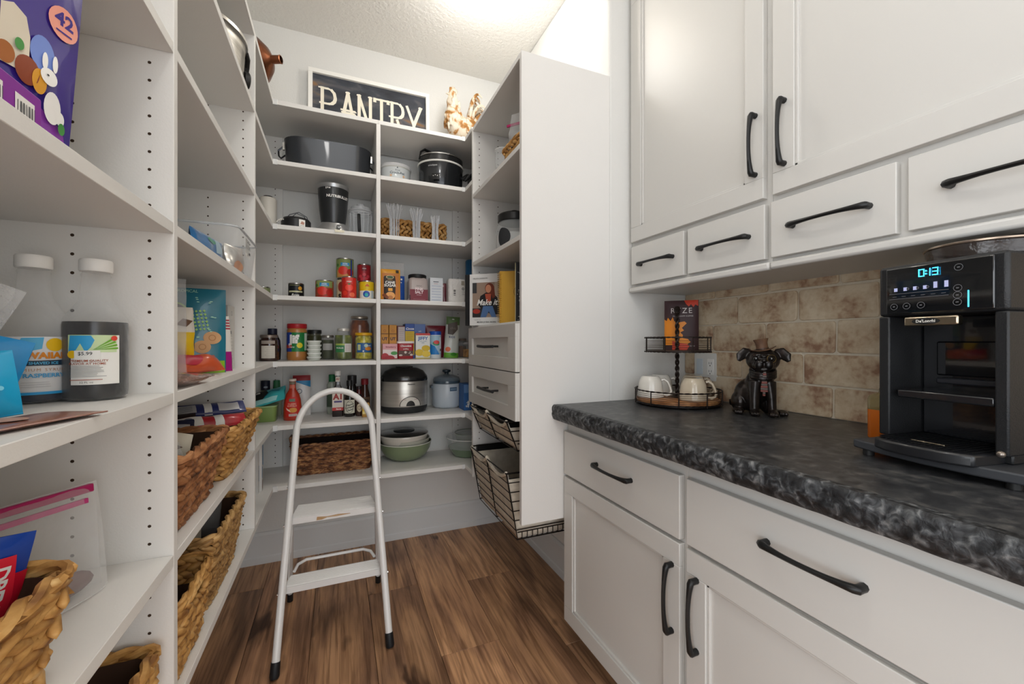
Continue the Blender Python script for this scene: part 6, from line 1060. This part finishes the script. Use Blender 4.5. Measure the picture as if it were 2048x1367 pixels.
fl_=[(-0.064,0.02),(-0.064,0.125),(-0.055,0.118),(-0.050,0.132),(-0.040,0.118),(-0.032,0.134),(-0.026,0.117),(-0.012,0.122),(-0.010,0.112),(0.012,0.116),(0.020,0.108),(0.002,0.090),(0.010,0.080),(-0.004,0.072),(0.006,0.062),(0.004,0.050),(0.024,0.046),(0.034,0.034),(0.02,0.022)]
decal('bag_print',[('poly',fl_,OF),('poly',[(-0.034,0.0),(-0.034,0.038),(-0.01,0.030),(0.02,0.026),(0.03,0.018),(0.02,0.0)],RF),('poly',[(0.010,0.200),(0.062,0.200),(0.062,0.176),(0.052,0.182),(0.045,0.172),(0.036,0.184),(0.028,0.175),(0.018,0.184)],RF),('text','RYZE',0.0,0.158,0.030,mat('#d8cfcb',0.5),{'space':1.25}),('text','MUSHROOM COFFEE',0.006,0.137,0.0075,mat('#d8cfcb',0.5),{'space':1.1}),('text','lift here',0.04,0.018,0.006,mat('#d8cfcb',0.5))],mp,t,curved='both',step=0.012,base=0.001)
# ================================================================ pug statue
t=T('pug_statue','dark bronze seated pug statue wearing a brown top hat, tie and monocle','statue',(1.325,0.985,CT),-0.86)
BZ=noisy('dark_bronze',[(0.3,'#15110f'),(0.6,'#2a2320'),(0.8,'#4a3c34')],(30,30,30),4,0.33,0.1,rand=False,metal=0.45,coat=0.2)
b=B().mat(BZ); E3=lambda a,ax='X':Matrix.Rotation(a,3,ax)
b.ell((-0.018,0.022,0.062),(0.052,0.058,0.058),20,14); b.ell((0.004,-0.004,0.095),(0.043,0.043,0.062),20,14,rot=E3(0.25)); b.ell((0.012,-0.020,0.128),(0.037,0.034,0.040),18,12)
b.ell((-0.052,0.014,0.038),(0.028,0.048,0.038),18,12); b.ell((0.030,0.025,0.036),(0.024,0.045,0.036),18,12)
b.tube([(-0.008,-0.030,0.110),(-0.012,-0.044,0.060),(-0.012,-0.050,0.012)],[0.024,0.016,0.014],12); b.tube([(0.032,-0.026,0.110),(0.038,-0.038,0.060),(0.040,-0.044,0.012)],[0.022,0.015,0.013],12)
b.ell((-0.011,-0.062,0.011),(0.017,0.022,0.011),14,8); b.ell((0.042,-0.056,0.011),(0.016,0.021,0.011),14,8)
b.ell((-0.058,-0.030,0.011),(0.019,0.027,0.011),14,8); b.ell((0.072,-0.018,0.010),(0.017,0.024,0.010),14,8)
for cx,cy in ((-0.011,-0.080),(0.042,-0.074),(-0.058,-0.054),(0.072,-0.040)):
    for k in (-1,0,1): b.ell((cx+k*0.0085,cy,0.009),(0.0050,0.009,0.008),8,6)
b.tube([(-0.06,0.05,0.02),(-0.078,0.052,0.022),(-0.082,0.035,0.038)],[0.008,0.007,0.004],8)
# head
hc=Vector((0.014,-0.030,0.184)); b.ell(hc,(0.050,0.040,0.040),22,16); b.ell(hc+Vector((0.0,-0.030,-0.014)),(0.034,0.018,0.023),18,12)
b.ell(hc+Vector((-0.013,-0.042,-0.014)),(0.015,0.011,0.017),12,8); b.ell(hc+Vector((0.013,-0.042,-0.014)),(0.015,0.011,0.017),12,8); b.ell(hc+Vector((0,-0.048,0.000)),(0.009,0.006,0.006),10,8); b.ell(hc+Vector((0,-0.040,-0.030)),(0.018,0.010,0.008),12,8)
for s in (-1,1):
    b.tube([hc+Vector((s*0.010,-0.034,0.020)),hc+Vector((s*0.022,-0.034,0.017)),hc+Vector((s*0.032,-0.026,0.012))],[0.004,0.0045,0.003],8)
    b.tube([hc+Vector((s*0.036,0,0.024)),hc+Vector((s*0.052,-0.004,0.026)),hc+Vector((s*0.066,-0.010,0.012)),hc+Vector((s*0.072,-0.014,-0.004))],[0.014,0.018,0.017,0.006],10,flat=0.35,up=(0,1,0))
for k in range(3): b.tube([hc+Vector((0.036*cos(a),0.032*sin(a)-0.002,-0.034-0.009*k+0.010*sin(a))) for a in [2*PI*i/20 for i in range(20)]],0.0055,6,closed=True)
for k in (-1,0,1): b.tube([hc+Vector((k*0.007,-0.036,0.022)),hc+Vector((k*0.004,-0.043,0.010))],0.0022,6)
remeshed(b,'body',t,0.0022,3)
for s in (-1,1): B().mat(mat('#0d0b0a',0.08,coat=1)).ell(hc+Vector((s*0.022,-0.0365,0.006)),(0.0085,0.006,0.0075),14,10).build('eye',t)
GLD=mat('#8f7648',0.3,0.9); b=B().mat(GLD); b.M=Matrix.Translation(hc+Vector((0.021,-0.045,0.006)))@Matrix.Rotation(0.3,4,'Z'); b.tube([(0.013*cos(2*PI*i/24),0,0.013*sin(2*PI*i/24)) for i in range(24)],0.0012,6,closed=True); b.build('monocle',t)
HT=noisy('brown_hat',[(0.3,'#4a3326'),(0.7,'#7d5c44')],(30,30,30),4,0.6,0.1,rand=False)
def hat(b): b.M=Matrix.Translation(hc+Vector((0.0,-0.002,0.030)))@Matrix.Rotation(-0.16,4,'Y'); return b
b=hat(B().mat(HT)); n=36; secs=[]
for r,z,c in ((0.019,0.002,0),(0.030,0.000,0.004),(0.040,0.001,0.009),(0.041,0.003,0.009),(0.030,0.004,0.004),(0.020,0.005,0)): secs.append([(r*cos(2*PI*i/n),r*0.75*sin(2*PI*i/n),z+c*abs(cos(2*PI*i/n))**2) for i in range(n)])
b.loft(secs,cap=False); b.build('hat_brim',t)
b=hat(B().mat(HT)); b.lathe([(0.0185,0.002),(0.0175,0.015),(0.018,0.028),(0.0225,0.040),(0.0215,0.041),(0.0,0.040)],30,sy=0.85); b.build('hat_crown',t)
b=hat(B().mat(mat('#4d3829',0.5))); b.lathe([(0.0192,0.005),(0.0187,0.011)],30,sy=0.85,cap=False); b.build('hat_band',t)
TIE=[mat('#5a4f48',0.5),mat('#7a3a30',0.5)]; b=B()
pts=[(0.010,0.152),(0.020,0.152),(0.026,0.120),(0.028,0.080),(0.018,0.066),(0.008,0.082),(0.006,0.120)]
for k in range(12):
    z0=0.150-k*0.0070; y=-0.0685+0.0016*k-0.005*(k<3); w_=0.004+0.0008*min(k,8) if k<10 else 0.004
    b.mat(TIE[k%2]).box(0.016-w_,0.016+w_,y-0.002,y+0.012,z0-0.0070,z0)
o=b.build('striped_tie',t,bev=0.001,label='grey and red striped tie')
# ================================================================ coffee machine and its tray
CM=mat('#18191b',0.45,name='machine_plastic',bump=0.15,bscale=400); CG=mat('#0d0e11',0.06,name='gloss_panel',coat=1); CD=mat('#141518',0.5,name='dark_inner')
A=0.122  # turned a little toward the room
t=T('machine_tray','flat dark grey sliding tray under the coffee machine','tray',(1.02,0.425,CT),-A)
P=[(0.02,0.135),(0.006,0.07),(0.0,0.0),(0.004,-0.07),(0.016,-0.135),(0.38,-0.135),(0.38,0.135)]
B().mat(mat('#3a3c40',0.5)).prism(P[::-1],0.012,0.030).build('tray_plate',t,bev=0.003)
for x,y in ((0.03,0.11),(0.03,-0.11),(0.34,0.11),(0.34,-0.11)): B().mat(BLACKP).cyl((x,y,0),(x,y,0.012),0.010,12).build('rubber_foot',t)
t=T('coffee_machine','black bean-to-cup coffee machine with a lit blue display reading 0:13','coffee machine',(1.0585,0.424,CT+0.0305),-A); h0=0.9669
W2=0.092; D_=0.30; zt=1.338-h0; zc=1.234-h0; zb=0.985-h0
def mb(name,m,*a,bev=0.003,label=None): return box(name,m,*a,parent=t,bev=bev,label=label)
def lprism(name,m,P,z0,z1,bev=0.003): return B().mat(m).prism(P,z0,z1).build(name,t,bev=bev)
mb('base_housing',CM,0.03,D_,-W2-0.004,W2,0.0,zb)
mb('left_pillar',CM,0.0,D_,W2-0.020,W2,zb,zc); mb('right_housing',CM,0.0,D_,-W2-0.012,-W2+0.006,zb,zc)
mb('recess_back',mat('#18191c',0.18,coat=0.7),0.10,D_,-W2+0.006,W2-0.020,zb,zc)
mb('upper_housing',CM,0.0,D_,-W2-0.012,W2,zc,zt,bev=0.006)
mb('inner_window',CG,0.088,0.0995,-W2+0.012,W2-0.05,0.145,0.215)
mb('window_bar',mat('#2b2c30',0.3),0.086,0.0995,-W2+0.006,W2-0.05,0.128,0.140)
mb('cup_shelf',mat('#1a1b1e',0.25,coat=0.5),0.005,0.0995,-W2+0.008,W2-0.030,0.100,0.116)
mb('display_panel',CG,-0.004,0.0,-W2+0.004,W2-0.016,zc+0.004,zt-0.006,bev=0.002)
# chrome name bar under the display
nb=mb('name_bar',mat('#b8aa94',0.25,1),-0.012,0.004,-0.044,0.040,zc-0.022,zc-0.004,bev=0.003)
dm=lambda y,z,o:(-0.004-o,-y,z); DB=mat('#35c3ff',0.5,emit=3.0,name='blue_digits'); DWT=mat('#9fa4c8',0.5,emit=0.3,name='icon_glow'); GY=mat('#6b6c70',0.5)
BWt=mat('#d8d6cf',0.4)
decal('name_print',[('disc',-0.004,zc-0.013,(0.022,0.0065),BLACKP),('text',"De'Longhi",-0.004,zc-0.013,0.0075,BWt,{'bold':0.03})],lambda y,z,o:(-0.012-o,-y,z),nb)
def seg(ch,cx,cz,w,h,m):
    S={'0':'abcdef','1':'bc','3':'abgcd'}[ch]; t_=0.0016; L={'a':((-w,h),(w,h)),'b':((w,h),(w,0)),'c':((w,0),(w,-h)),'d':((-w,-h),(w,-h)),'e':((-w,0),(-w,-h)),'f':((-w,h),(-w,0)),'g':((-w,0),(w,0))}; o=[]
    for s in S: (x0,z0),(x1,z1)=L[s]; o.append(('rect',cx+min(x0,x1)-t_*0.5,cz+min(z0,z1)-t_*0.5,cx+max(x0,x1)+t_*0.5,cz+max(z0,z1)+t_*0.5,m))
    return o
zd=zt-0.022; sh=seg('0',-0.0145,zd,0.0038,0.0066,DB)+[('disc',-0.0068,zd+0.0028,0.0014,DB),('disc',-0.0068,zd-0.0028,0.0014,DB)]+seg('1',-0.0035,zd,0.0034,0.0066,DB)+seg('3',0.0085,zd,0.0038,0.0066,DB)
decal('clock_digits',sh,dm,t)
sh=[]
for i in range(6):
    x=-0.058+0.0165*i; z=zt-0.050; big=i>3
    sh+= [('rect',x-0.003,z-0.004,x+0.003,z+(0.008 if big else 0.003),DWT)]+([] if big or i==0 else [('ring',x+0.0045,z-0.0005,0.0014,0.0024,GY)])
sh+=[('rect',-0.068,zt-0.0595,0.028,zt-0.0588,GY),('rect',-0.068,zt-0.070,0.028,zt-0.0693,GY)]+[('rect',-0.062+0.016*i,zt-0.0655,-0.055+0.016*i,zt-0.0648,GY) for i in range(6)]
decal('drink_icons',sh,dm,t)
sh=[]
for x,z in ((0.041,zt-0.020),(0.040,zt-0.058),(0.040,zt-0.071),(0.040,zt-0.084),(-0.060,zt-0.085),(-0.038,zt-0.085),(-0.014,zt-0.085)): sh+=[('ring',x,z,0.0056,0.0064,GY),('rect',x-0.002,z-0.0008,x+0.002,z+0.0008,GY)]
decal('touch_buttons',sh,dm,t); decal('side_light',[('rect',0.0535,zt-0.094,0.0555,zt-0.064,DB)],dm,t)
# drip tray
b=B().mat(mat('#1b1c1f',0.35,coat=0.3)); Pd=[(0.09,0.080),(-0.045,0.072),(-0.062,0.04),(-0.066,0.0),(-0.062,-0.045),(-0.045,-0.082),(0.09,-0.088)]
b.prism([(x,y) for x,y in Pd],-0.0,0.022); o=b.build('drip_tray',t,bev=0.004)
o.location=(0,0,-0.003)
b=B().mat(mat('#101113',0.4))
for k in range(15): y=-0.075+k*0.0102; b.box(-0.045 if abs(y)<0.06 else -0.03,0.085,y,y+0.0035,0.0195,0.0215)
b.build('drip_grate',t,kind='stuff'); mb('grate_plate',mat('#c9bca4',0.2,1),-0.022,-0.012,-0.030,0.022,0.021,0.0228,bev=0.0005)
B().mat(mat('#8b8178',0.3,0.8)).ell((-0.004,-0.096,0.022),(0.006,0.006,0.006),14,10).build('side_knob',t)
b=B().mat(film('#3a3230',0.55)); b.lathe([(0.085,0),(0.092,0.004),(0.095,0.026),(0.088,0.034)],40,c=(0.135,-0.02,zt),sx=1.15,sy=0.95); b.build('bean_hopper',t)
B().mat(mat('#9a8878',0.25,0.8)).tube([(0.135+0.108*cos(2*PI*i/44),-0.02+0.091*sin(2*PI*i/44),zt+0.030) for i in range(44)],0.0025,6,closed=True).build('hopper_rim',t)
B().mat(BLACKP).tube([(0.10,-0.05,zt+0.036),(0.15,-0.06,zt+0.044),(0.20,-0.05,zt+0.036)],0.010,8,flat=0.6).build('hopper_handle',t)
t=T('syrup_flask','orange glass bottle with a chrome top behind the coffee machine','bottle',(1.272,0.598,CT)); 
P=rrect(0.070,0.055,0.014,5); b=B().mat(mat('#c9671a',0.15,coat=0.7)); b.loft([[(x*s,y*s,z) for x,y in P] for s,z in ((0.9,0),(1,0.006),(1,0.075))]); b.build('orange_syrup',t)
b=B().mat(film('#8f7f52',0.6)); b.loft([[(x*s,y*s,z) for x,y in P] for s,z in ((1,0.075),(1,0.10),(0.9,0.110),(0.40,0.117),(0.36,0.128))]); b.build('glass_shoulder',t)
B().mat(CHROME).lathe([(0.010,0.125),(0.0105,0.142),(0,0.143)],18).build('chrome_cap',t)
decal('dark_label',[('rect',-0.014,0.015,0.030,0.090,mat('#1a1a1c',0.5)),('disc',0.006,0.022,0.006,mat('#c98a30',0.5))],flatmap(-0.0276),t)
